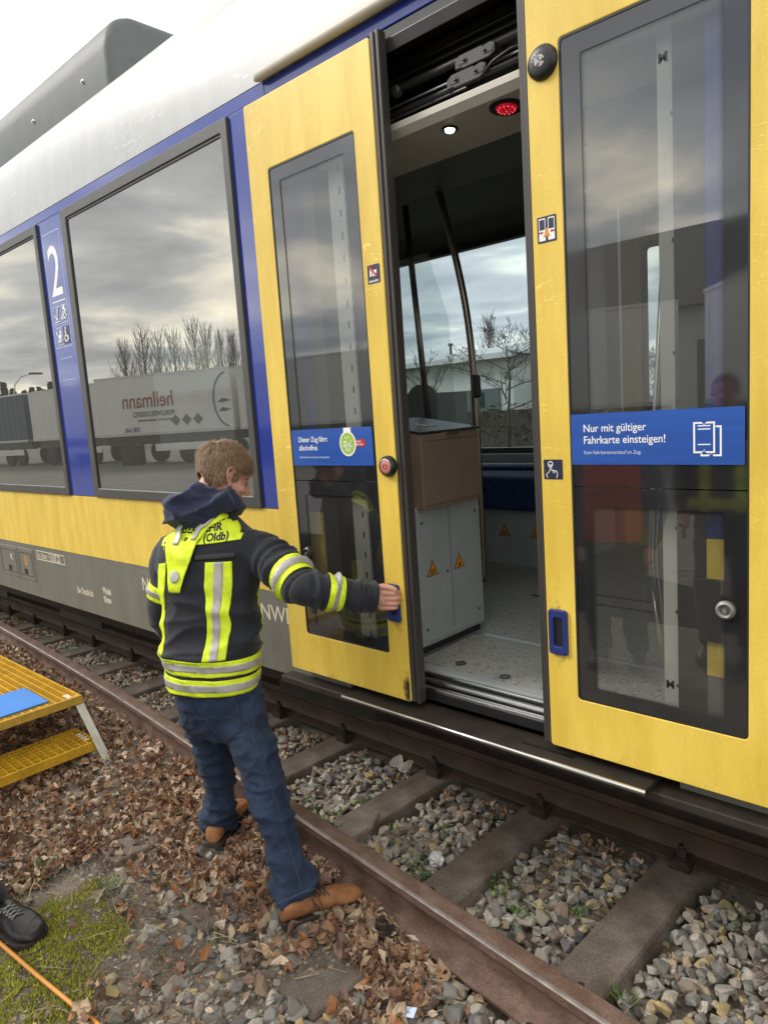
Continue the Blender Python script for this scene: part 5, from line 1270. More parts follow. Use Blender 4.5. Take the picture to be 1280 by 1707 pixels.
# ---- yard behind the camera: it is what the train windows mirror
M['tarp'] = mat('blue_trailer_tarp', (.03, .075, .12), .5, var=.1)
M['tyre'] = mat('tyre', (.02, .02, .02), .8, var=.2)
M['trailer'] = mat('white_trailer_box', (.78, .78, .75), .5, var=.06, scale=.7)
M['brand'] = mat('dark_red_lettering', (.30, .035, .04), .5, var=.05)
M['brandblue'] = mat('blue_lettering', (.03, .06, .22), .5, var=.05)
def trailer(x, y, L, ang, label, m, brand=False):
    root = thing('trailer', (x, y, -.195), label, 'trailer', 'trailers parked in the yard', local=True); root.rotation_euler = (0, 0, ang)
    o = lambda n, mb, mm, **k: obj(n, mb, mm, root, **k)
    mb = MB(); mb.box(0, L, -2.5, 0, 1.42, 4.12); b = o('box_body', mb, m, bevel=.02)
    mb = MB()
    for k in range(int(L / .6)): mb.box(.3 + k * .6, .33 + k * .6, 0, .012, 1.5, 4.05)
    if not brand: obj('side_rib', mb, m, b)
    mb = MB(); mb.box(-.01, L + .01, -2.51, .02, 4.06, 4.15); mb.box(-.01, L + .01, -2.51, .02, 1.38, 1.5); obj('corner_frame', mb, M['alu'], b)
    mb = MB(); mb.box(.2, L - .2, -2.2, -1.9, .95, 1.38); mb.box(.2, L - .2, -.6, -.3, .95, 1.38); o('chassis', mb, M['dkmetal']); mb = MB(); mb.box(L * .42, L * .95, .0, .03, .62, .95); o('side_guard', mb, M['trailer'])
    w0 = None
    for wx in (L - 1.3, L - 2.6, 1.6):
        for wy in (-.35, -2.45):
            mb = MB(); mb.lathe((wx, wy, .5), (0, 1, 0), [(0, .2), (0, .42), (.04, .5), (.26, .5), (.30, .42), (.30, .2)], 20); o('wheel', mb, M['tyre'], angle=40)
    mb = MB(); mb.box(L * .1, L * .13, -.5, -.4, 0, 1.0); mb.box(L * .25, L * .28, -.5, -.4, 0, 1.0); o('landing_leg', mb, M['dkmetal'])
    if brand:
        def tx(s, size, mm, px, pz, sq=1):
            me = text_mesh(s, size, mm, .004, 'LEFT', sq, .004); me.transform(Matrix.Translation((px, .016, pz)) @ Matrix.Rotation(math.pi, 4, 'Z') @ Matrix.Rotation(math.pi / 2, 4, 'X')); obj_ = link('lettering', me, b)
        tx('hellmann', 1.0, M['brand'], 4.35, 2.66, .80); tx('WORLDWIDE LOGISTICS', .34, M['roofgrey'], 4.35, 2.24, .60); tx('THINKING AHEAD - MOVING FORWARD', .11, M['roofgrey'], 4.3, 2.02, 1); tx('DIE AAL', .30, M['brandblue'], 2.3, 1.55, .8)
        mb = MB(); mb.tube([(7.25 - .8 * math.cos(t), .02, 2.75 + 1.2 * math.sin(t)) for t in [math.radians(a) for a in range(-80, 85, 8)]], .035, 6); obj('logo_arc', mb, M['brandblue'], b)
        for z in (2.65, 2.25): mb = MB(); mb.plate([(6.65, z), (6.9, z + .16), (7.3, z + .05), (6.95, z - .02)], .015, .025); obj('logo_leaf', mb, M['brandblue'], b)
        for k in range(3): mb = MB(); c = 4.35 + k * .60; mb.plate([(c, 1.72), (c + .26, 1.98), (c, 2.24), (c - .26, 1.98)], .012, .02); obj('hazard_diamond', mb, M['roofgrey'], b)
    return root
trailer(-33.3, -12.2, 7.4, math.atan2(-2.9, 6.8), 'white box trailer with red lettering parked in the yard', M['trailer'], True)
trailer(-26.2, -15.2, 7.2, math.atan2(-1.2, 6.8), 'plain white trailer parked right after the lettered one', M['trailer'])
trailer(-42.6, -12.7, 7.2, math.atan2(-.7, 6.9), 'plain white trailer next to the blue one', M['trailer'])
trailer(-56.0, -11.2, 13.0, math.atan2(-1.4, 13), 'long trailer with dark blue tarp sides', M['tarp'])
trailer(-14.2, -13.6, 7.2, math.atan2(-2.6, 6.8), 'white trailer facing the right door leaf', M['trailer'])
trailer(-6.4, -15.0, 7.2, math.atan2(2.0, 1.6), 'white trailer turned towards the train', M['trailer'])
hall = thing('dark_roofed_hall', (-12, -34, -.2), 'long hall with a dark pitched roof behind the trailers', 'building')
mb = MB(); mb.box(-32, 22, -44, -30.5, -.3, 5.6); obj('wall', mb, M['wallwhite'], hall)
mb = MB(); mb.prism([(-33, -29.6, 5.3), (-33, -37, 10.2), (-33, -45, 5.3)], (56, 0, 0)); obj('roof', mb, M['dkmetal'], hall)
for i, x in enumerate((-30, -24, -18, -12, -6, 0, 6, 12)):
    mb = MB(); mb.box(x, x + 3.4, -30.5, -30.4, -.2, 3.8); d = obj('gate_door', mb, M['greenframe'], hall)
low = thing('low_white_hall', (-38, -27, -.2), 'low white hall with a sloping pale roof behind the lettered trailer', 'building')
mb = MB(); mb.box(-44, -30, -36, -26.5, -.3, 4.4); obj('wall', mb, M['wallwhite'], low)
mb = MB(); mb.prism([(-45, -26, 4.4), (-45, -31, 5.4), (-45, -36.5, 4.4)], (15, 0, 0)); obj('roof', mb, M['roofpale'], low)
G3 = 'tall bare poplars behind the yard'
LP = ['shorter bare poplar at the left end of the mirrored row', 'second bare poplar from the left in the mirrored row', 'bare poplar in the middle of the mirrored row, above the red lettering', 'bare poplar closing the left clump of the mirrored row', 'first bare poplar of the right-hand pair behind the trailers', 'second bare poplar of the right-hand pair behind the trailers', 'slim bare poplar standing alone right of the pair', 'last slim bare poplar beside the dark hall roof']
for i, (az, D, h_) in enumerate(((-117.9, 72, 10.2), (-119.3, 74, 11.6), (-120.4, 72, 11.0), (-121.5, 73, 11.2), (-123.0, 70, 11.6), (-123.9, 72, 11.4), (-124.9, 75, 11.0), (-125.8, 72, 10.6))):
    poplar(D * math.sin(math.radians(az)), 3.77 + D * math.cos(math.radians(az)), h_, 1.9 if i < 6 else 1.1, LP[i], 80 + i, M['barkfar'], G3, .016, 110)
def conifer(x, y, H, W, seed, label):
    r = random.Random(seed); root = thing('conifer', (x, y, -.2), label, 'tree', 'dark conifers far behind the yard', local=True); C_ = MB()
    for k in range(420):
        t = r.random() ** .8; a = r.uniform(0, 6.28); R = W * (1 - t) * r.uniform(.5, 1); p = Vector((R * math.cos(a), R * math.sin(a), H * (.08 + .92 * t))); s = H * .05 * r.uniform(.6, 1.4)
        d = Vector((math.cos(a), math.sin(a), -.5)).normalized(); b = Vector((-math.sin(a), math.cos(a), 0)); C_.add([p - d * s, p + b * s * .8, p + d * s * 1.4, p - b * s * .8], [(0, 1, 2, 3)])
    me = bpy.data.meshes.new('crown'); me.from_pydata(C_.v, [], C_.f); me.materials.append(M['conifer']); link('crown', me, root)
    mb = MB(); mb.cyl((0, 0, 0), (0, 0, H * .9), H * .025, H * .004, 6); obj('trunk', mb, M['bark'], root)
rc = random.Random(9)
for i in range(26):
    az = -105.5 - i * .42 - rc.uniform(0, .2); D = 128 + rc.uniform(-8, 8); conifer(D * math.sin(math.radians(az)), 3.77 + D * math.cos(math.radians(az)), rc.uniform(6.5, 10.5), rc.uniform(1.2, 2.4), 200 + i, 'dark conifer in the far row behind the yard')
lampx, lampy = 55 * math.sin(math.radians(-110.3)), 3.77 + 55 * math.cos(math.radians(-110.3))
lp = thing('street_lamp', (lampx, lampy, -.2), 'curved street lamp standing in the yard', 'street lamp', local=True)
mb = MB(); mb.tube([(0, 0, 0), (0, 0, 4.6), (.02, -.12, 5.2), (.15, -.5, 5.7), (.3, -1.1, 5.9)], [.07, .05, .045, .04, .04], 8); obj('post', mb, M['alu'], lp, smooth=True)
mb = MB(); mb.box(.18, .44, -1.9, -1.05, 5.86, 6.0); obj('lamp_head', mb, M['dkmetal'], lp, bevel=.04)

# ================================================================== PEOPLE
def fabric(name, col, rough=.85, var=.18, weave=0.0, scale=14, col2=None, bump=.25, bscale=500, sheen=.15):
    m = mat(name, col, rough, var=var, scale=scale, col2=col2, fine=weave, fscale=900, bump=bump, bscale=bscale)
    m.node_tree.nodes['Principled BSDF'].inputs['Sheen Weight'].default_value = sheen
    return m
M['navyjacket'] = fabric('navy_turnout_fabric', (.0085, .010, .018), .8, .25, .2)
M['hood'] = fabric('navy_hoodie_fleece', (.018, .024, .058), .9, .25, .15, bscale=300)
M['hivis'] = mat('fluorescent_yellow_tape', (.72, .88, .02), .6, var=.14, scale=22, fine=.1, fscale=350, bump=.5, bscale=45)
M['silver'] = mat('silver_reflective_tape', (.42, .41, .40), .45, metal=.15, var=.14, scale=18, bump=.5, bscale=38)
M['denim'] = fabric('dark_blue_denim', (.0045, .011, .032), .85, .3, .34, 11, col2=(.016, .036, .084), sheen=.05)
M['denimfade'] = M['denim']
M['stitch'] = mat('denim_stitch', (.045, .062, .11), .8, var=.2)
M['skin'] = mat('skin', (.58, .32, .24), .5, var=.05, scale=18, col2=(.50, .22, .16), bump=.1, bscale=260)
M['skin'].node_tree.nodes['Principled BSDF'].inputs['Subsurface Weight'].default_value = .12
M['skin'].node_tree.nodes['Principled BSDF'].inputs['Subsurface Radius'].default_value = (.012, .005, .003)
M['hair'] = island_mat('light_brown_hair', [(.23, .14, .075), (.31, .20, .11), (.16, .095, .05), (.40, .28, .165), (.26, .16, .09)], .55, 0, fine=.15)
M['eyeshade'] = mat('eye_painted_shade', (.22, .16, .13), .3, var=.1)  # skin shadow mixed into the eye colour
M['haircap'] = mat('hair_base', (.105, .062, .036), .7, var=.3, scale=60)
M['tanboot'] = mat('tan_suede_boot', (.22, .088, .028), .8, var=.2, scale=14, col2=(.33, .145, .055), bump=.25, bscale=300)
M['sole'] = mat('dark_boot_sole', (.035, .026, .022), .8, var=.2)
M['lace'] = mat('dark_lace', (.05, .035, .028), .8, var=.2)

def loft(mb, rings, seg=28, ex=1.0):
    """rings: (centre, axis a, axis b) closed ellipses, capped"""
    vs = []; n = seg
    for c, a, b in rings:
        c, a, b = Vector(c), Vector(a), Vector(b)
        for i in range(n):
            t = 2 * math.pi * i / n; ca, sa = math.cos(t), math.sin(t)
            ca = math.copysign(abs(ca) ** ex, ca); sa = math.copysign(abs(sa) ** ex, sa); vs.append(c + a * ca + b * sa)
    fs = [(k * n + i, k * n + (i + 1) % n, (k + 1) * n + (i + 1) % n, (k + 1) * n + i) for k in range(len(rings) - 1) for i in range(n)]
    fs += [tuple(range(n - 1, -1, -1)), tuple(range((len(rings) - 1) * n, len(rings) * n))]
    return mb.add(vs, fs)
def catmull(P, k=6):
    P = [Vector(p) for p in P]; out = []
    for i in range(len(P) - 1):
        p0, p1, p2, p3 = P[max(i - 1, 0)], P[i], P[i + 1], P[min(i + 2, len(P) - 1)]
        for j in range(k):
            t = j / k; out.append(.5 * ((2 * p1) + (p2 - p0) * t + (2 * p0 - 5 * p1 + 4 * p2 - p3) * t * t + (3 * p1 - p0 - 3 * p2 + p3) * t ** 3))
    out.append(P[-1]); return out
def lerpr(R, k=6):
    out = []
    for a, b in zip(R, R[1:]): out += [a + (b - a) * (3 * (j / k) ** 2 - 2 * (j / k) ** 3) for j in range(k)]
    return out + [R[-1]]
def limb(mb, pts, rad, seg=20, k=6): return mb.tube(catmull(pts, k), lerpr(rad, k), seg)
def ball(mb, c, ax, ay, az, seg=20, rings=12):
    c, ax, ay, az = Vector(c), Vector(ax), Vector(ay), Vector(az); rs = []
    for i in range(1, rings): t = math.pi * i / rings; rs.append((c - az * math.cos(t), ax * math.sin(t), ay * math.sin(t)))
    return loft(mb, rs, seg)
def fuse(mb, voxel, smooth=6, fac=.5):
    """one continuous skin from overlapping closed volumes"""
    me = mb.mesh('fuse'); o = bpy.data.objects.new('fuse', me); COL.objects.link(o)
    r = o.modifiers.new('r', 'REMESH'); r.mode = 'VOXEL'; r.voxel_size = voxel
    s = o.modifiers.new('s', 'SMOOTH'); s.iterations = smooth; s.factor = fac
    bpy.context.view_layer.update()
    out = bpy.data.meshes.new_from_object(o.evaluated_get(bpy.context.evaluated_depsgraph_get()))
    bpy.data.objects.remove(o); bpy.data.meshes.remove(me)
    for p in out.polygons: p.use_smooth = True
    return out
def wrinkle(me, fn):
    N = [v.normal.copy() for v in me.vertices]
    for v, n in zip(me.vertices, N): v.co = v.co + n * fn(v.co, n)
    me.update()
def nz(p, s): return noise.noise(Vector((p[0] * s[0], p[1] * s[1], p[2] * s[2])))
def ridge(p, s):
    n = abs(nz(p, s)); return .55 * (1 - 3.2 * n) + .75 * max(0, 1 - 5.5 * n)
def finish(name, me, m, parent, label=None):
    me.name = name; me.materials.clear(); me.materials.append(m); o = link(name, me, parent)
    if label: o['label'] = label
    return o
def slice_band(src, planes, off, name, m, parent, keep=None, thick=.003):
    bm = bmesh.new(); bm.from_mesh(src)
    for co, no in planes:
        bmesh.ops.bisect_plane(bm, geom=bm.verts[:] + bm.edges[:] + bm.faces[:], plane_co=co, plane_no=no, clear_outer=True, dist=1e-6)
    if keep:
        bad = [f for f in bm.faces if not keep(f.calc_center_median())]; bmesh.ops.delete(bm, geom=bad, context='FACES')
    bm.normal_update()
    N = [(v, v.normal.copy()) for v in bm.verts]
    for v, n in N: v.co += n * off
    me = bpy.data.meshes.new(name); bm.to_mesh(me); bm.free()
    for p in me.polygons: p.use_smooth = True
    o = finish(name, me, m, parent)
    s = o.modifiers.new('t', 'SOLIDIFY'); s.thickness = thick; s.offset = -1
    return o
def inpoly(p, poly):
    c = False; j = len(poly) - 1
    for i in range(len(poly)):
        if (poly[i][1] > p[1]) != (poly[j][1] > p[1]) and p[0] < (poly[j][0] - poly[i][0]) * (p[1] - poly[i][1]) / (poly[j][1] - poly[i][1]) + poly[i][0]: c = not c
        j = i
    return c
class Drape:
    def __init__(s, me, C0, R, F): 
        s.bvh = BVHTree.FromPolygons([v.co for v in me.vertices], [p.vertices for p in me.polygons]); s.C0, s.R, s.F = Vector(C0), Vector(R), Vector(F); s.last = None
    def pt(s, r, z, off):
        o = s.C0 + s.R * r; o = Vector((o.x, o.y, z)) - s.F * 1.0
        h = s.bvh.ray_cast(o, s.F)
        if h[0] is None: return (s.last - s.F * 0) if s.last is not None else o + s.F
        s.last = h[0]; return h[0] - s.F * off
    def patch(s, poly, off, name, m, parent, step=.008, thick=.004, lift=None):
        me = bpy.data.meshes.new('p'); bm = bmesh.new()
        f = bm.faces.new([bm.verts.new((a, b, 0)) for a, b in poly]); bm.normal_update()
        x0, x1 = min(p[0] for p in poly), max(p[0] for p in poly); y0, y1 = min(p[1] for p in poly), max(p[1] for p in poly)
        x = x0 + step
        while x < x1: bmesh.ops.bisect_plane(bm, geom=bm.verts[:] + bm.edges[:] + bm.faces[:], plane_co=(x, 0, 0), plane_no=(1, 0, 0)); x += step
        y = y0 + step
        while y < y1: bmesh.ops.bisect_plane(bm, geom=bm.verts[:] + bm.edges[:] + bm.faces[:], plane_co=(0, y, 0), plane_no=(0, 1, 0)); y += step
        for v in bm.verts: v.co = s.pt(v.co.x, v.co.y, off + (lift(v.co.x, v.co.y) if lift else 0))
        bmesh.ops.smooth_vert(bm, verts=[v for v in bm.verts if not v.is_boundary], factor=.4, use_axis_x=True, use_axis_y=True, use_axis_z=True)
        bm.to_mesh(me); bm.free()
        for p in me.polygons: p.use_smooth = True
        o = finish(name, me, m, parent); sd = o.modifiers.new('t', 'SOLIDIFY'); sd.thickness = thick; sd.offset = 0
        return o
    def write(s, word, size, r, z, off, m, parent, tilt=0.0, sq=.9):
        me = text_mesh(word, size, m, 0, 'LEFT', sq, .0015)
        for v in me.vertices:
            x, y = v.co.x, v.co.y; v.co = s.pt(r + x, z + y + tilt * x, off)
        return link('lettering', me, parent)

Fv, Rv, Zv = Vector((-.581, .814, 0)), Vector((.814, .581, 0)), Vector((0, 0, 1))
C0 = Vector((-2.295, 1.455, 0))
man = thing('person', (-2.10, 1.42, -.165), 'young man in a navy fire service jacket and jeans pulling the train door open', 'person')
# ---- jacket
mb = MB()
def ring_at(c, hw, hd, dz=0, sh=0): return (Vector(c) + Rv * sh, Rv * hw, Fv * hd)
T = [((-2.262, 1.408, .545), .168, .122), ((-2.267, 1.412, .60), .180, .130), ((-2.274, 1.420, .69), .184, .132), ((-2.282, 1.434, .78), .178, .126), ((-2.289, 1.446, .87), .180, .124), ((-2.296, 1.458, .96), .193, .128), ((-2.300, 1.470, 1.04), .207, .126), ((-2.302, 1.480, 1.090), .196, .112), ((-2.306, 1.490, 1.135), .138, .092), ((-2.312, 1.500, 1.17), .100, .080), ((-2.316, 1.506, 1.20), .075, .068)]
loft(mb, [ring_at(*t) for t in T], 36, .9)
RS, RE, RW = Vector((-2.130, 1.580, 1.034)), Vector((-1.862, 1.556, .932)), Vector((-1.738, 1.765, .868))
limb(mb, [RS - Rv * .10 + Zv * .012, RS, RS.lerp(RE, .5) + Zv * .000, RE, RE.lerp(RW, .5) + Vector((.006, -.004, .002)), RW], [.078, .083, .073, .062, .053, .043], 22)
LS, LE, LW = Vector((-2.436, 1.402, 1.035)), Vector((-2.505, 1.372, .815)), Vector((-2.575, 1.455, .640))
limb(mb, [LS + Rv * .10 + Zv * .02, LS, LS.lerp(LE, .5), LE, LE.lerp(LW, .5), LW], [.074, .080, .070, .067, .057, .050], 22)
jk = fuse(mb, .0075, 8)
ua, fa = (RE - RS).normalized(), (RW - RE).normalized()
la = (LE - LS).normalized()
def seg_d(p, a, b):
    t = max(0, min(1, (p - a).dot(b - a) / (b - a).length_squared)); return (p - a.lerp(b, t)).length, t
def fold_jacket(p, n):
    dr1, t1 = seg_d(p, RS, RE); dr2, t2 = seg_d(p, RE, RW); dl, _ = seg_d(p, LS, LE); dl2, _ = seg_d(p, LE, LW)
    if min(dr1, dr2) < .115 and (p - C0).dot(Rv) > .19:
        s_ = t1 if dr1 < dr2 else 1 + t2
        a = .011 * ridge((s_ * 2.2, p.z * 3, p.x * 2), (2.2, 1.6, 1.5)) + .007 * ridge((s_ * 5, p.z * 5, p.y * 3), (2.0, 1.2, 1.2))
        return a * (.55 if s_ < .4 else 1)
    if min(dl, dl2) < .10 and (p - C0).dot(Rv) < -.19:
        return .006 * ridge((p.x * 3, p.y * 3, p.z * 11), (1, 1, 1.2))
    q = ((p - C0).dot(Rv), (p - C0).dot(Fv), p.z)
    low = max(0, min(1, (1.0 - p.z) / .25)) * max(.25, min(1, (p.z - .56) / .12))
    return low * (.015 * ridge((q[0] * 2.6 + q[2] * 2.0, q[1] * 2, q[2] * 7.5), (1, 1, 1)) + .008 * ridge((q[0] * 5 - q[2] * 4, q[1] * 3, q[2] * 13), (1, 1, 1))) + .004 * ridge((q[0] * 6 + 2 * q[2], q[1] * 5, q[2] * 7), (1, 1, 1)) - .002
wrinkle(jk, fold_jacket)
jacket = finish('jacket', jk, M['navyjacket'], man)
# reflective bands round hem and sleeves
up = Vector((.03, -.02, 1)).normalized()
def torso(p): return abs((p - C0).dot(Rv) - .0) < .235 and min(seg_d(p, LE, LW)[0], seg_d(p, LS, LE)[0]) > .080
hb = Vector((.045 * Rv.x, .045 * Rv.y, 1)).normalized()
def zplane(z): return Vector((-2.275, 1.42, z))
for z0, z1 in ((.625, .683), (.552, .612)):
    slice_band(jk, [(zplane(z1), hb), (zplane(z0), -hb)], .003, 'reflective_band', M['hivis'], jacket, torso)
    c = (z0 + z1) / 2; slice_band(jk, [(zplane(c + .013), hb), (zplane(c - .013), -hb)], .0055, 'silver_strip', M['silver'], jacket, torso)
for a, d, t, hw, kf in ((RS, ua, .205, .040, lambda p: seg_d(p, RS, RE)[0] < .118 and (p - C0).dot(Rv) > .2), (RE, fa, .098, .029, lambda p: seg_d(p, RE, RW)[0] < .12 and p.x > -1.99), (LS, la, .150, .030, lambda p: seg_d(p, LS, LE)[0] < .115 and (p - C0).dot(Rv) < -.18)):
    d_ = (d + (Vector((0, 0, -.10)) if a is RS else Vector((0, 0, 0)))).normalized(); c = a + d * t
    slice_band(jk, [(c + d_ * hw, d_), (c - d_ * hw, -d_)], .003, 'reflective_band', M['hivis'], jacket, kf)
    slice_band(jk, [(c + d_ * hw * .38, d_), (c - d_ * hw * .38, -d_)], .0055, 'silver_strip', M['silver'], jacket, kf)
# right front flank: a slip of the front reflective tape shows under the arm
D = Drape(jk, C0, Rv, Fv)
D.patch([(.036, 1.030), (.128, 1.026), (.126, .945), (.113, .849), (.116, .80), (.098, .686), (.016, .684), (.034, .80), (.036, .851), (.032, .945)], .003, 'back_stripe', M['hivis'], jacket)
D.patch([(.068, 1.029), (.098, 1.027), (.095, .945), (.083, .849), (.082, .80), (.070, .686), (.042, .685), (.054, .80), (.056, .851), (.064, .945)], .0055, 'silver_strip', M['silver'], jacket)
D.patch([(-.158, 1.023), (-.122, 1.029), (-.128, .945), (-.145, .86), (-.152, .70), (-.182, .70), (-.178, .86), (-.168, .945)], .003, 'back_stripe', M['hivis'], jacket)
pan = D.patch([(-.140, 1.158), (.170, 1.170), (.155, 1.098), (-.150, 1.085)], .004, 'name_panel', M['hivis'], jacket)
D.write('FEUERWEHR', .036, -.098, 1.130, .0075, M['ink'], jacket, .03)
D.write('ST', .036, -.138, 1.096, .0075, M['ink'], jacket, .03); D.write('r   D (Oldb)', .036, -.050, 1.099, .0075, M['ink'], jacket, .03, .92)
D.patch([(-.005, 1.058), (.140, 1.056), (.138, 1.036), (-.008, 1.037)], .002, 'dark_seam_strip', M['ink'], jacket)
wave = lambda r, z: .004 * math.sin(r * 70 + z * 22) + .003 * math.sin(z * 60)
flap = D.patch([(.095, 1.232), (.150, 1.206), (.045, 1.150), (.004, 1.100), (-.014, 1.04), (-.038, .986), (-.058, .929), (-.098, .931), (-.106, 1.0), (-.113, 1.055), (-.122, 1.105), (-.130, 1.130), (-.104, 1.168), (-.068, 1.166), (-.064, 1.135), (-.054, 1.106), (-.034, 1.104), (-.014, 1.132), (.008, 1.160), (.040, 1.190)], .017, 'collar_flap', M['hivis'], jacket, lift=wave)
D.patch([(-.052, 1.166), (-.066, 1.142), (-.058, 1.122), (-.068, 1.096), (-.090, 1.096), (-.082, 1.120), (-.090, 1.142), (-.076, 1.164)], .025, 'silver_strip', M['silver'], jacket, lift=wave)
D.patch([(.098, 1.205), (.072, 1.192), (.040, 1.158), (.018, 1.146), (.000, 1.112), (-.018, 1.110), (.000, 1.152), (.024, 1.168), (.058, 1.202), (.084, 1.216)], .025, 'silver_strip', M['silver'], jacket, lift=wave)
D.patch([(-.075 + .017 * math.cos(t), .986 + .021 * math.sin(t)) for t in [i * math.pi / 9 for i in range(18)]], .0235, 'silver_dot', M['silver'], jacket, lift=wave)
# tape ends on the right side of the front, seen under the raised arm
slice_band(jk, [(C0 + Fv * .040, Fv), (C0 - Fv * .004, -Fv), (Vector((0, 0, .90)), Zv), (Vector((0, 0, .70)), -Zv)], .003, 'front_stripe', M['hivis'], jacket, lambda p: (p - C0).dot(Rv) > .1 and seg_d(p, RS, RE)[0] > .09)
# ---- hoodie hood bunched behind the neck, dark collar
mb = MB(); NC = Vector((-2.314, 1.512, 1.222))
tor = []
for i in range(20):
    t = 2 * math.pi * i / 20; tor.append((NC + Rv * .080 * math.cos(t) + Fv * .078 * math.sin(t) + Zv * (.008 - .026 * math.sin(t)), .035 + .005 * math.sin(3 * t + 1)))
for i in range(20):
    (p, r), (q, r2) = tor[i], tor[(i + 1) % 20]; mb.cyl(p, q, r, r2, 12); ball(mb, p, Rv * r, Fv * r, Zv * r, 12, 8)
ball(mb, NC - Fv * .085 - Rv * .050 - Zv * .020, Rv * .108, Fv * .058 - Zv * .03, Zv * .070, 24, 14)
ball(mb, NC - Fv * .085 - Rv * .10 + Zv * .010, Rv * .046, Fv * .042, Zv * .045, 18, 12)
ball(mb, NC - Fv * .075 + Rv * .045 + Zv * .008, Rv * .075, Fv * .040, Zv * .038, 20, 12)
hd = fuse(mb, .006, 8)
def fold_hood(p, n):
    q = p - NC; r_, f_, z_ = q.dot(Rv), q.dot(Fv), q.z
    return .013 * ridge((r_ * 5 + z_ * 6, f_ * 6, z_ * 16 - r_ * 6), (1, 1, 1)) + .005 * ridge((r_ * 12, f_ * 14, z_ * 26), (1, 1, 1))
wrinkle(hd, fold_hood); finish('hood', hd, M['hood'], man)
mb = MB()
loft(mb, [(NC + Vector((0, 0, -.05)), Rv * .095, Fv * .09), (NC + Vector((.004, .006, .0)), Rv * .090, Fv * .086), (NC + Fv * .018 + Zv * .035, Rv * .078, Fv * .078)], 28)
cl = fuse(mb, .007, 4); wrinkle(cl, lambda p, n: .003 * ridge((p.x * 9, p.y * 9, p.z * 14), (1, 1, 1))); finish('collar', cl, M['navyjacket'], man)
# ---- jeans
mb = MB()
loft(mb, [((-2.258, 1.418, .66), Rv * .150, Fv * .105), ((-2.258, 1.420, .58), Rv * .158, Fv * .112), ((-2.258, 1.422, .50), Rv * .168, Fv * .122), ((-2.258, 1.424, .42), Rv * .160, Fv * .118), ((-2.258, 1.426, .37), Rv * .12, Fv * .09)], 32, .92)
RH, RK, RA = Vector((-2.180, 1.452, .455)), Vector((-1.978, 1.405, .190)), Vector((-1.779, 1.342, -.076))
LH, LK, LA = Vector((-2.345, 1.400, .450)), Vector((-2.362, 1.450, .150)), Vector((-2.357, 1.421, -.060))
limb(mb, [RH + Zv * .05 - Rv * .02, RH, RH.lerp(RK, .5) + Vector((.004, 0, .006)), RK, RK.lerp(RA, .5) + Vector((-.004, 0, 0)), RA], [.090, .092, .078, .063, .058, .067], 24)
limb(mb, [LH + Zv * .05, LH, LH.lerp(LK, .5), LK + Vector((.01, -.01, .01)), LK.lerp(LA, .5), LA], [.086, .088, .075, .061, .056, .064], 24)
jn = fuse(mb, .0070, 7)
def fold_jeans(p, n):
    k = 1.0 if p.z < -.0 else .75 if p.z < .28 else .4
    lf = max(0, 1 - abs(p.z + .03) / .09); kn = max(0, 1 - abs(p.z - .18) / .10); cr = max(0, 1 - abs(p.z - .37) / .08)
    return .007 * ridge((p.x * 5 + p.z * 4, p.y * 5, p.z * 14), (1, 1, 1)) * k + .004 * ridge((p.x * 16, p.y * 16, p.z * 30), (1, 1, 1)) + .018 * lf * ridge((p.x * 5, p.y * 5 , p.z * 24 + p.x * 6), (1, 1, 1)) + .012 * kn * ridge((p.x * 4 + p.z * 9, p.y * 5, p.z * 20), (1, 1, 1)) + .012 * cr * ridge((p.x * 8 - p.z * 8, p.y * 7, p.z * 10), (1, 1, 1)) - .002
wrinkle(jn, fold_jeans)
jeans = finish('jeans', jn, M['denim'], man)
for H_, A_, kf in ((RK, RA, lambda p: p.x > -1.92), (LK, LA, lambda p: p.x < -2.25)):
    d = (A_ - H_).normalized(); c = A_ - d * .0
    slice_band(jn, [(A_ + d * .05, d), (A_ - d * .012, -d)], .0025, 'hem', M['denim'], jeans, kf, .004)
    slice_band(jn, [(A_ - d * .010, d), (A_ - d * .013, -d)], .0035, 'stitch', M['stitch'], jeans, kf, .002)
DJ = Drape(jn, C0, Rv, Fv)
pk = [(-.004, .492), (.108, .540), (.134, .430), (.068, .378), (.008, .440)]
DJ.patch(pk, .0025, 'back_pocket', M['denim'], jeans, .012, .003)
def seam(pts, off=.005, r=.0011, dr=DJ):
    P = []
    for (a, b), (c, d) in zip(pts, pts[1:]):
        for k in range(8): P.append(dr.pt(a + (c - a) * k / 8, b + (d - b) * k / 8, off))
    mb = MB(); mb.tube(P, r, 4, False); return obj('stitch', mb, M['stitch'], jeans, smooth=True)
seam(pk + [pk[0]]); seam([(.004, .482), (.055, .462), (.085, .470), (.124, .462)], .0055)
seam([(-.075, .535), (-.02, .44), (-.005, .385)], .002); seam([(-.145, .50), (-.03, .485)], .002); seam([(.150, .555), (.168, .46), (.180, .38)], .002)
# outer seam down the right leg
DS = Drape(jn, Vector((-2.0, 1.4, 0)), Vector((.537, .843, 0)), Vector((-.843, .537, 0)))
P = []
for k in range(40):
    t = k / 39; c = RH.lerp(RK, t * 2) if t < .5 else RK.lerp(RA, t * 2 - 1); r_ = (c - Vector((-2.0, 1.4, 0))).dot(Vector((.537, .843, 0))); P.append(DS.pt(r_ + .022, c.z, .0015))
mb = MB(); mb.tube(P, .0013, 4, False); obj('side_seam', mb, M['stitch'], jeans, smooth=True)
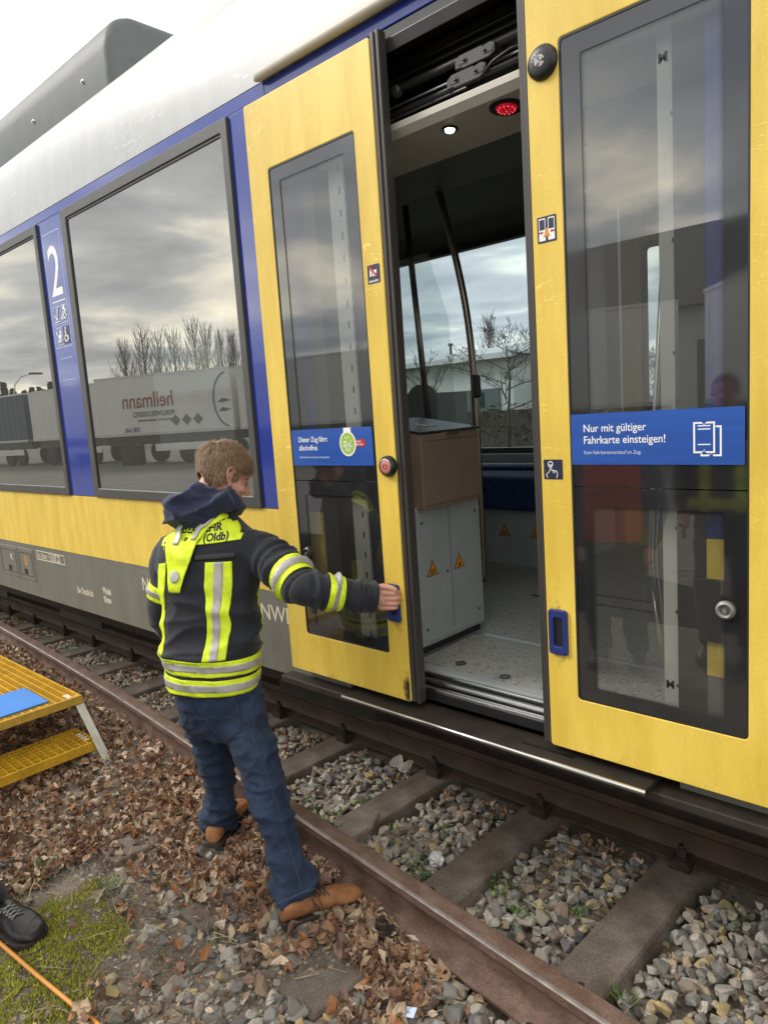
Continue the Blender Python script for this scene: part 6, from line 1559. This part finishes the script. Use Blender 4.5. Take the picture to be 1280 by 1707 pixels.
# ---- boots
def boot(heel, toe, zg, name, mm, parent, lace=True, W=1.0, lacem=None, label=None, lt=.36):
    heel, toe = Vector((*heel, zg)), Vector((*toe, zg)); d = (toe - heel); L = d.length; d.normalize(); s = Vector((0, 0, 1)).cross(d); mb = MB()
    st = [(0.0, .018, .050), (.035, .031, .072), (.12, .036, .084), (.22, .037, .088), (.33, .038, .088), (.45, .041, .080), (.60, .047, .068), (.76, .050, .058), (.88, .045, .052), (.96, .032, .044), (1.0, .014, .034)]
    rs = []
    for t, w_, h_ in st:
        c = heel + d * L * t + Zv * (.020 + (h_ - .020) / 2) + s * .006 * math.sin(t * 3); rs.append((c, s * w_ * W, Zv * (h_ - .016) / 2))
    loft(mb, rs, 20, .85)
    a = heel + d * L * .20
    limb(mb, [a + Zv * .04 + d * .025, a + Zv * .06 + d * .02, a + Zv * .082 + d * .012], [.036, .034, .030], 18, 4)
    me = fuse(mb, .005, 4); wrinkle(me, lambda p, n: .0016 * ridge((p.x * 22, p.y * 22, p.z * 26), (1, 1, 1)))
    b = finish(name, me, mm, parent, label)
    pts = []; N_ = 28
    prof_ = [(t, w_) for t, w_, h_ in st]
    Lp = [heel + d * L * t + s * (w_ * W * 1.07 + .003 + .006 * math.sin(t * 3)) for t, w_ in prof_]; Rp = [heel + d * L * t - s * (w_ * W * 1.07 + .003 - .006 * math.sin(t * 3)) for t, w_ in prof_][::-1]
    mb = MB(); mb.prism([p - d * .002 for p in Lp + Rp], Zv * .022); obj('sole', mb, M['sole'], b, bevel=.003)
    if lace:
        lm = lacem or M['lace']; bv = BVHTree.FromPolygons([v.co for v in me.vertices], [p.vertices for p in me.polygons])
        def top(t, o):
            q = heel + d * L * t + s * o + Zv * .3; h = bv.ray_cast(q, -Zv); return (h[0] if h[0] else q - Zv * .2) + Zv * .003
        mb = MB()
        for k in range(4):
            t = lt + k * .055; mb.tube([top(t, -.022), top(t + .02, 0), top(t + .05, .022)], .0022, 5); mb.tube([top(t, .022), top(t + .02, 0) + Zv * .002, top(t + .05, -.022)], .0022, 5)
        kx = top(lt, -.01); mb.tube([kx, kx - s * .03 + Zv * .01, kx - s * .055 - Zv * .03, kx - s * .04 - Zv * .045 + d * .02, kx - s * .02 - Zv * .01], .0022, 5); mb.tube([kx, kx - s * .03 + d * .02, kx - s * .05 - Zv * .045 + d * .03, kx - s * .055 - Zv * .07 + d * .035], .0022, 5)
        obj('lace', mb, lm, b, smooth=True)
    return b
boot((-1.787, 1.267), (-1.662, 1.523), -.130, 'boot', M['tanboot'], man)
boot((-2.313, 1.356), (-2.451, 1.617), -.110, 'boot', M['tanboot'], man)
# ---- head
az = math.radians(19); pt_ = math.radians(24)
Hf = Vector((math.sin(az) * math.cos(pt_), math.cos(az) * math.cos(pt_), -math.sin(pt_))); Hl = Zv.cross(Hf).normalized(); Hu = Hf.cross(Hl).normalized()
HC = Vector((-2.283, 1.556, 1.322)); HS = 1.0
def H(x, y, z): return HC + (Hf * x + Hl * y + Hu * z) * HS
def hball(mb, c, rx, ry, rz, seg=24, rg=14): ball(mb, H(*c), Hf * rx, Hl * ry, Hu * rz, seg, rg)
mb = MB()
hball(mb, (-.012, 0, .030), .094, .074, .084); hball(mb, (.035, 0, -.030), .058, .060, .074); hball(mb, (.028, 0, -.074), .056, .053, .036)
hball(mb, (.070, 0, -.100), .021, .024, .019); hball(mb, (.058, 0, .030), .034, .056, .042)
hball(mb, (.078, 0, .008), .013, .046, .010); mb.tube([H(.084, 0, .004), H(.098, 0, -.016), H(.111, 0, -.034), H(.100, 0, -.044)], [.008, .0095, .0125, .009], 12)
for s_ in (-1, 1):
    hball(mb, (.094, s_ * .011, -.041), .010, .007, .007, 12, 8); hball(mb, (.060, s_ * .042, -.030), .026, .020, .018, 14, 8); hball(mb, (.040, s_ * .046, -.078), .034, .014, .020, 14, 8)
hball(mb, (.087, 0, -.064), .013, .021, .0055, 14, 8); hball(mb, (.085, 0, -.074), .012, .019, .0060, 14, 8); hball(mb, (.078, 0, -.086), .014, .022, .010, 14, 8)
limb(mb, [H(-.025, 0, -.03), H(-.035, 0, -.10), NC - Zv * .02], [.052, .053, .060], 20)
hm = fuse(mb, .0038, 3)
head_o = finish('head', hm, M['skin'], man)
mb = MB()
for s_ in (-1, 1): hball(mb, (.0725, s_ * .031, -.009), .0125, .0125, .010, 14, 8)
eyes = obj('eye', mb, M['eyeshade'], head_o, smooth=True)
mb = MB()
for s_ in (-1, 1): mb.tube([H(.084, s_ * .015, .0135), H(.083, s_ * .030, .018), H(.072, s_ * .048, .012)], [.003, .0042, .0025], 6); mb.tube([H(.0865, s_ * .022, -.0045), H(.0875, s_ * .031, -.0015), H(.080, s_ * .043, -.008)], .0018, 5)
obj('eyebrow', mb, M['haircap'], head_o, smooth=True)
mb = MB(); mb.tube([H(.0965, -.014, -.0695), H(.0995, 0, -.0690), H(.0965, .014, -.0695)], [.001, .0022, .001], 6); obj('mouth', mb, M['salmon'], head_o, smooth=True)
for s_ in (-1, 1):
    mb = MB()
    pts = [(.012, -.028), (.000, -.014), (-.012, .004), (-.016, .022), (-.006, .034), (.008, .032), (.014, .018)]
    mb.tube(catmull([H(a, s_ * (.073 + .009 * (1 if a < 0 else .4)), b) for a, b in pts], 4), lerpr([.0055, .0055, .0055, .0058, .0058, .0055, .004], 4), 8)
    ball(mb, H(.002, s_ * .071, .004), Hf * .013, Hl * .008, Hu * .026, 14, 8); ball(mb, H(.009, s_ * .075, -.026), Hf * .007, Hl * .005, Hu * .008, 10, 6); mb.tube([H(.004, s_ * .078, -.004), H(-.004, s_ * .080, .012), H(.003, s_ * .078, .024)], .0035, 6)
    ear = fuse(mb, .0024, 3); finish('ear', ear, M['skin'], head_o)
# hair: base cap plus many fine locks
rh = random.Random(3)
def hair_ok(x, y, z):
    """hairline in head coordinates"""
    if z > .075: return True
    front = .062 + .10 * max(0, z - .035) if z > .035 else (.030 if z > .005 else (.012 if abs(y) > .05 else -1))
    if abs(y) > .045 and z > -.012 and z < .04 and x < .034 and not (-.018 < x < .018 and z < .036): return True
    if x > front: return z > .060 and x < .09
    if x < -.018: return z > -.085 + .25 * max(0, x + .05)
    return z > .036
mb = MB(); hball(mb, (-.014, 0, .033), .100, .079, .089, 40, 26)
hb_ = mb.mesh('cap'); bm = bmesh.new(); bm.from_mesh(hb_)
def tol(p): q = p - HC; return q.dot(Hf), q.dot(Hl), q.dot(Hu)
bmesh.ops.delete(bm, geom=[f for f in bm.faces if not hair_ok(*tol(f.calc_center_median()))], context='FACES'); bm.to_mesh(hb_); bm.free()
for p in hb_.polygons: p.use_smooth = True
for v in hb_.vertices:
    x, y, z = tol(v.co)
    if x < -.015 and z < .033: k_ = min(1, (-.015 - x) / .03); v.co += Hu * (z - .033) * .55 * k_
hairo = finish('hair', hb_, M['haircap'], man)
mb = MB(); crown = (-.060, -.01, .095); cnt = 0
while cnt < 17000:
    th, ph = rh.uniform(0, 6.28), math.acos(rh.uniform(-1, 1)); dx_, dy_, dz_ = math.sin(ph) * math.cos(th), math.sin(ph) * math.sin(th), math.cos(ph)
    x, y, z = -.014 + .1005 * dx_, .0795 * dy_, .033 + .0895 * dz_
    cnt += 1
    if not hair_ok(x, y, z): continue
    n_ = Vector((dx_ / .100, dy_ / .079, dz_ / .089)).normalized(); fl = Vector((x, y, z)) - Vector(crown); fl = fl - n_ * fl.dot(n_); fl = fl.normalized() if fl.length > 1e-4 else Vector((1, 0, 0))
    fl = (fl + Vector((0, 0, -.35)) + Vector((rh.gauss(0, .16), rh.gauss(0, .16), rh.gauss(0, .16)))); fl = (fl - n_ * fl.dot(n_)).normalized()
    topk = max(0, min(1, (z - .02) / .07)); L = (.016 + .030 * topk) * rh.uniform(.6, 1.35); lift = (.10 + .36 * topk) * rh.uniform(.3, 1.5)
    if x > .045 and z > .055: L *= 1.25; lift *= .6
    if rh.random() < .03: lift *= 2.6
    if x < -.015 and z < .033: z = .033 + (z - .033) * (1 + .55 * min(1, (-.015 - x) / .03))
    P0 = Vector((x, y, z)) - n_ * .001; P1 = P0 + (fl + n_ * lift).normalized() * L * .5; P2 = P1 + (fl + n_ * lift * .2 + Vector((0, 0, -.25))).normalized() * L * .5
    sd = fl.cross(n_).normalized() * rh.uniform(.0005, .0013)
    a, b, c = H(*P0), H(*P1), H(*P2); sw = (Hf * sd.x + Hl * sd.y + Hu * sd.z)
    mb.add([a - sw, a + sw, b + sw * .9, b - sw * .9, c], [(0, 1, 2, 3), (3, 2, 4)])
me = bpy.data.meshes.new('hair_locks'); me.from_pydata(mb.v, [], mb.f); me.materials.append(M['hair']); o = link('hair_locks', me, hairo); o['kind'] = 'stuff'
# ---- right hand closed round the blue pull handle
hu = Vector((.537, .843, 0)); hv = Vector((-.843, .537, 0))     # along the forearm's picture direction / away
K = RW + fa * .035
mb = MB()
limb(mb, [RW - fa * .02, RW + fa * .02, K + Vector((.004, .004, -.004))], [.029, .030, .032], 16, 4)
base = Vector((-1.716, 1.792, .862))
ball(mb, base - hu * .018 + Zv * .0, hu * .030, hv * .018, Zv * .036, 18, 12)
tips = []
for k, (dz, L1, L2, r) in enumerate(((.023, .034, .022, .0090), (.0045, .036, .024, .0094), (-.0135, .033, .022, .0090), (-.030, .027, .019, .0080))):
    p0 = base + Zv * dz - hu * .006 - hv * .016; p1 = p0 + Vector((.026, .020, -.002)).normalized() * L1; p2 = p1 + Vector((.10, 1, -.06)).normalized() * L2; p3 = p2 + Vector((-.8, .35, -.05)).normalized() * .016
    mb.tube(catmull([p0 - Vector((.8, .5, 0)) * .022, p0, p1, p2, p3], 4), lerpr([r * 1.05, r * 1.08, r * 1.02, r * .92, r * .7], 4), 12)
t0 = base + Zv * .030 - hu * .040; t1 = t0 + Vector((.022, .020, .016)); t2 = t1 + Vector((.030, .018, -.006)); t3 = t2 + Vector((.018, .010, -.010))
mb.tube(catmull([t0, t1, t2, t3], 4), lerpr([.014, .0125, .0110, .0085], 4), 12)
hnd = fuse(mb, .0026, 2); finish('hand', hnd, M['skin'], man)
mb = MB(); mb.tube([t0 + Vector((-.006, -.008, .012)), t0 + Vector((.004, .004, .020))], .007, 8); obj('cuff_lining', mb, M['print_white'], man, smooth=True)

# ---- second person, only the black work boot is inside the picture
p2 = thing('person', (-2.62, .48, -.165), 'person at the left edge showing only a black laced work boot', 'person')
M['blackboot'] = mat('black_boot_leather', (.016, .016, .017), .45, var=.3, scale=30, bump=.25, bscale=220)
M['darktrouser'] = fabric('dark_trouser_fabric', (.010, .012, .018), .9, .2)
M['greylace'] = mat('grey_lace', (.28, .28, .29), .7, var=.1)
boot((-2.69, .672), (-2.405, .728), -.166, 'boot', M['blackboot'], p2, True, 1.12, M['greylace'], None, .42)
boot((-2.86, .75), (-2.70, .98), -.172, 'boot', M['blackboot'], p2, True, 1.12, M['greylace']) if False else boot((-3.02, .42), (-2.83, .65), -.172, 'boot', M['blackboot'], p2, True, 1.12, M['greylace'])
def bystander(root, b2, f2, feet, tops, trouser, hair, vest=None):
    """plain standing figure: trousers, jacket, arms, head"""
    f2 = Vector(f2).normalized(); r2 = f2.cross(Zv); b2 = Vector(b2); mb = MB()
    for s_, ft in zip((1, -1), feet): limb(mb, [b2 + r2 * s_ * .08 + Zv * .70, b2 + r2 * s_ * .11 + f2 * .02 + Zv * .32, Vector(ft)], [.105, .078, .064], 20)
    loft(mb, [(b2 + Zv * .90, r2 * .17, f2 * .12), (b2 + Zv * .76, r2 * .19, f2 * .13), (b2 + Zv * .64, r2 * .17, f2 * .11)], 24)
    tr = fuse(mb, .012, 5); wrinkle(tr, lambda p, n: .006 * ridge((p.x * 5, p.y * 5, p.z * 12), (1, 1, 1))); finish('trousers', tr, trouser, root)
    mb = MB()
    loft(mb, [(b2 + Zv * .74, r2 * .19, f2 * .14), (b2 + Zv * .95, r2 * .18, f2 * .13), (b2 + Zv * 1.15, r2 * .21, f2 * .13), (b2 + Zv * 1.27, r2 * .18, f2 * .10), (b2 + Zv * 1.34, r2 * .07, f2 * .07)], 28)
    for s_ in (-1, 1): limb(mb, [b2 + r2 * s_ * .15 + Zv * 1.24, b2 + r2 * s_ * .21 + Zv * 1.2, b2 + r2 * s_ * .25 + Zv * .97, b2 + r2 * s_ * .22 + f2 * .10 + Zv * .76], [.06, .075, .062, .045], 18)
    jc = fuse(mb, .012, 5); wrinkle(jc, lambda p, n: .007 * ridge((p.x * 5, p.y * 5, p.z * 9), (1, 1, 1))); j2 = finish('jacket', jc, tops, root)
    if vest: slice_band(jc, [(b2 + Zv * 1.30, Zv), (b2 + Zv * .80, -Zv)], .006, 'safety_vest', vest, j2, lambda p: abs((p - b2).dot(r2)) < .175)
    else:
        for s_ in (-1, 1): c = b2 + r2 * s_ * .10; slice_band(jc, [(c + r2 * .03, r2), (c - r2 * .03, -r2), (b2 + Zv * 1.2, Zv), (b2 + Zv * .78, -Zv)], .004, 'reflective_stripe', M['hivis'], j2)
        slice_band(jc, [(b2 + Zv * .86, Zv), (b2 + Zv * .80, -Zv)], .005, 'reflective_band', M['hivis'], j2, lambda p: abs((p - b2).dot(r2)) < .2)
    mb = MB(); hc = b2 + f2 * .02 + Zv * 1.50
    ball(mb, hc + Zv * .02, f2 * .092, r2 * .074, Zv * .085); ball(mb, hc + f2 * .035 - Zv * .045, f2 * .056, r2 * .056, Zv * .07); mb.tube([hc + f2 * .08, hc + f2 * .108 - Zv * .035], [.008, .012], 10); limb(mb, [hc - Zv * .02, hc - Zv * .12 - f2 * .02, b2 + Zv * 1.30], [.05, .052, .06], 16)
    for s_ in (-1, 1): ball(mb, hc + r2 * s_ * .076 - f2 * .005, f2 * .014, r2 * .008, Zv * .028, 12, 8)
    for s_ in (-1, 1):
        w0 = b2 + r2 * s_ * .22 + f2 * .10 + Zv * .77; limb(mb, [w0, w0 + f2 * .03 - Zv * .06, w0 + f2 * .04 - Zv * .09], [.028, .034, .030], 12)
        for k in range(4): q = w0 + f2 * (.02 + .018 * k) - Zv * .10; mb.tube([q, q - Zv * .035, q - Zv * .06 - r2 * s_ * .012], [.010, .0095, .008], 8)
        mb.tube([w0 + f2 * .07 - Zv * .05, w0 + f2 * .085 - Zv * .09 - r2 * s_ * .01], [.012, .009], 8)
    finish('head_and_hands', fuse(mb, .006, 3), M['skin'], root)
    mb = MB(); ball(mb, hc + Zv * .032 - f2 * .012, f2 * .098, r2 * .080, Zv * .085); hm_ = mb.mesh('hair'); bm = bmesh.new(); bm.from_mesh(hm_)
    bmesh.ops.delete(bm, geom=[f for f in bm.faces if (f.calc_center_median() - hc).dot(f2) > .05 and (f.calc_center_median() - hc).z < .06], context='FACES'); bm.to_mesh(hm_); bm.free()
    for p in hm_.polygons: p.use_smooth = True
    finish('hair', hm_, hair, root)
bystander(p2, (-2.82, .50, 0), (.70, .71, 0), ((-2.635, .672, -.085), (-2.98, .465, -.085)), M['navyjacket'], M['darktrouser'], M['haircap'])
M['orange'] = mat('orange_red_vest', (.70, .07, .03), .7, var=.08)
M['greyblue'] = fabric('grey_blue_jacket', (.06, .09, .13), .8, .2)
p3 = thing('person', (-1.95, -.60, -.18), 'bystander in an orange-red vest, mirrored in the right door glass', 'person')
boot((-1.90, -.68), (-1.82, -.42), -.185, 'boot', M['blackboot'], p3, False); boot((-2.12, -.62), (-2.06, -.36), -.185, 'boot', M['blackboot'], p3, False)
bystander(p3, (-2.0, -.55, -.17), (.25, .97, 0), ((-1.885, -.60, -.10), (-2.10, -.55, -.10)), M['greyblue'], M['darktrouser'], M['haircap'], M['orange'])
p4 = thing('person', (-1.45, -1.0, -.18), 'bystander in dark clothing with yellow stripes, mirrored in the right door glass', 'person')
boot((-1.36, -1.08), (-1.30, -.82), -.19, 'boot', M['blackboot'], p4, False); boot((-1.58, -1.04), (-1.54, -.78), -.19, 'boot', M['blackboot'], p4, False)
bystander(p4, (-1.47, -.98, .0), (.15, .99, 0), ((-1.345, -1.01, -.10), (-1.565, -.97, -.10)), M['navyjacket'], M['darktrouser'], M['haircap'])
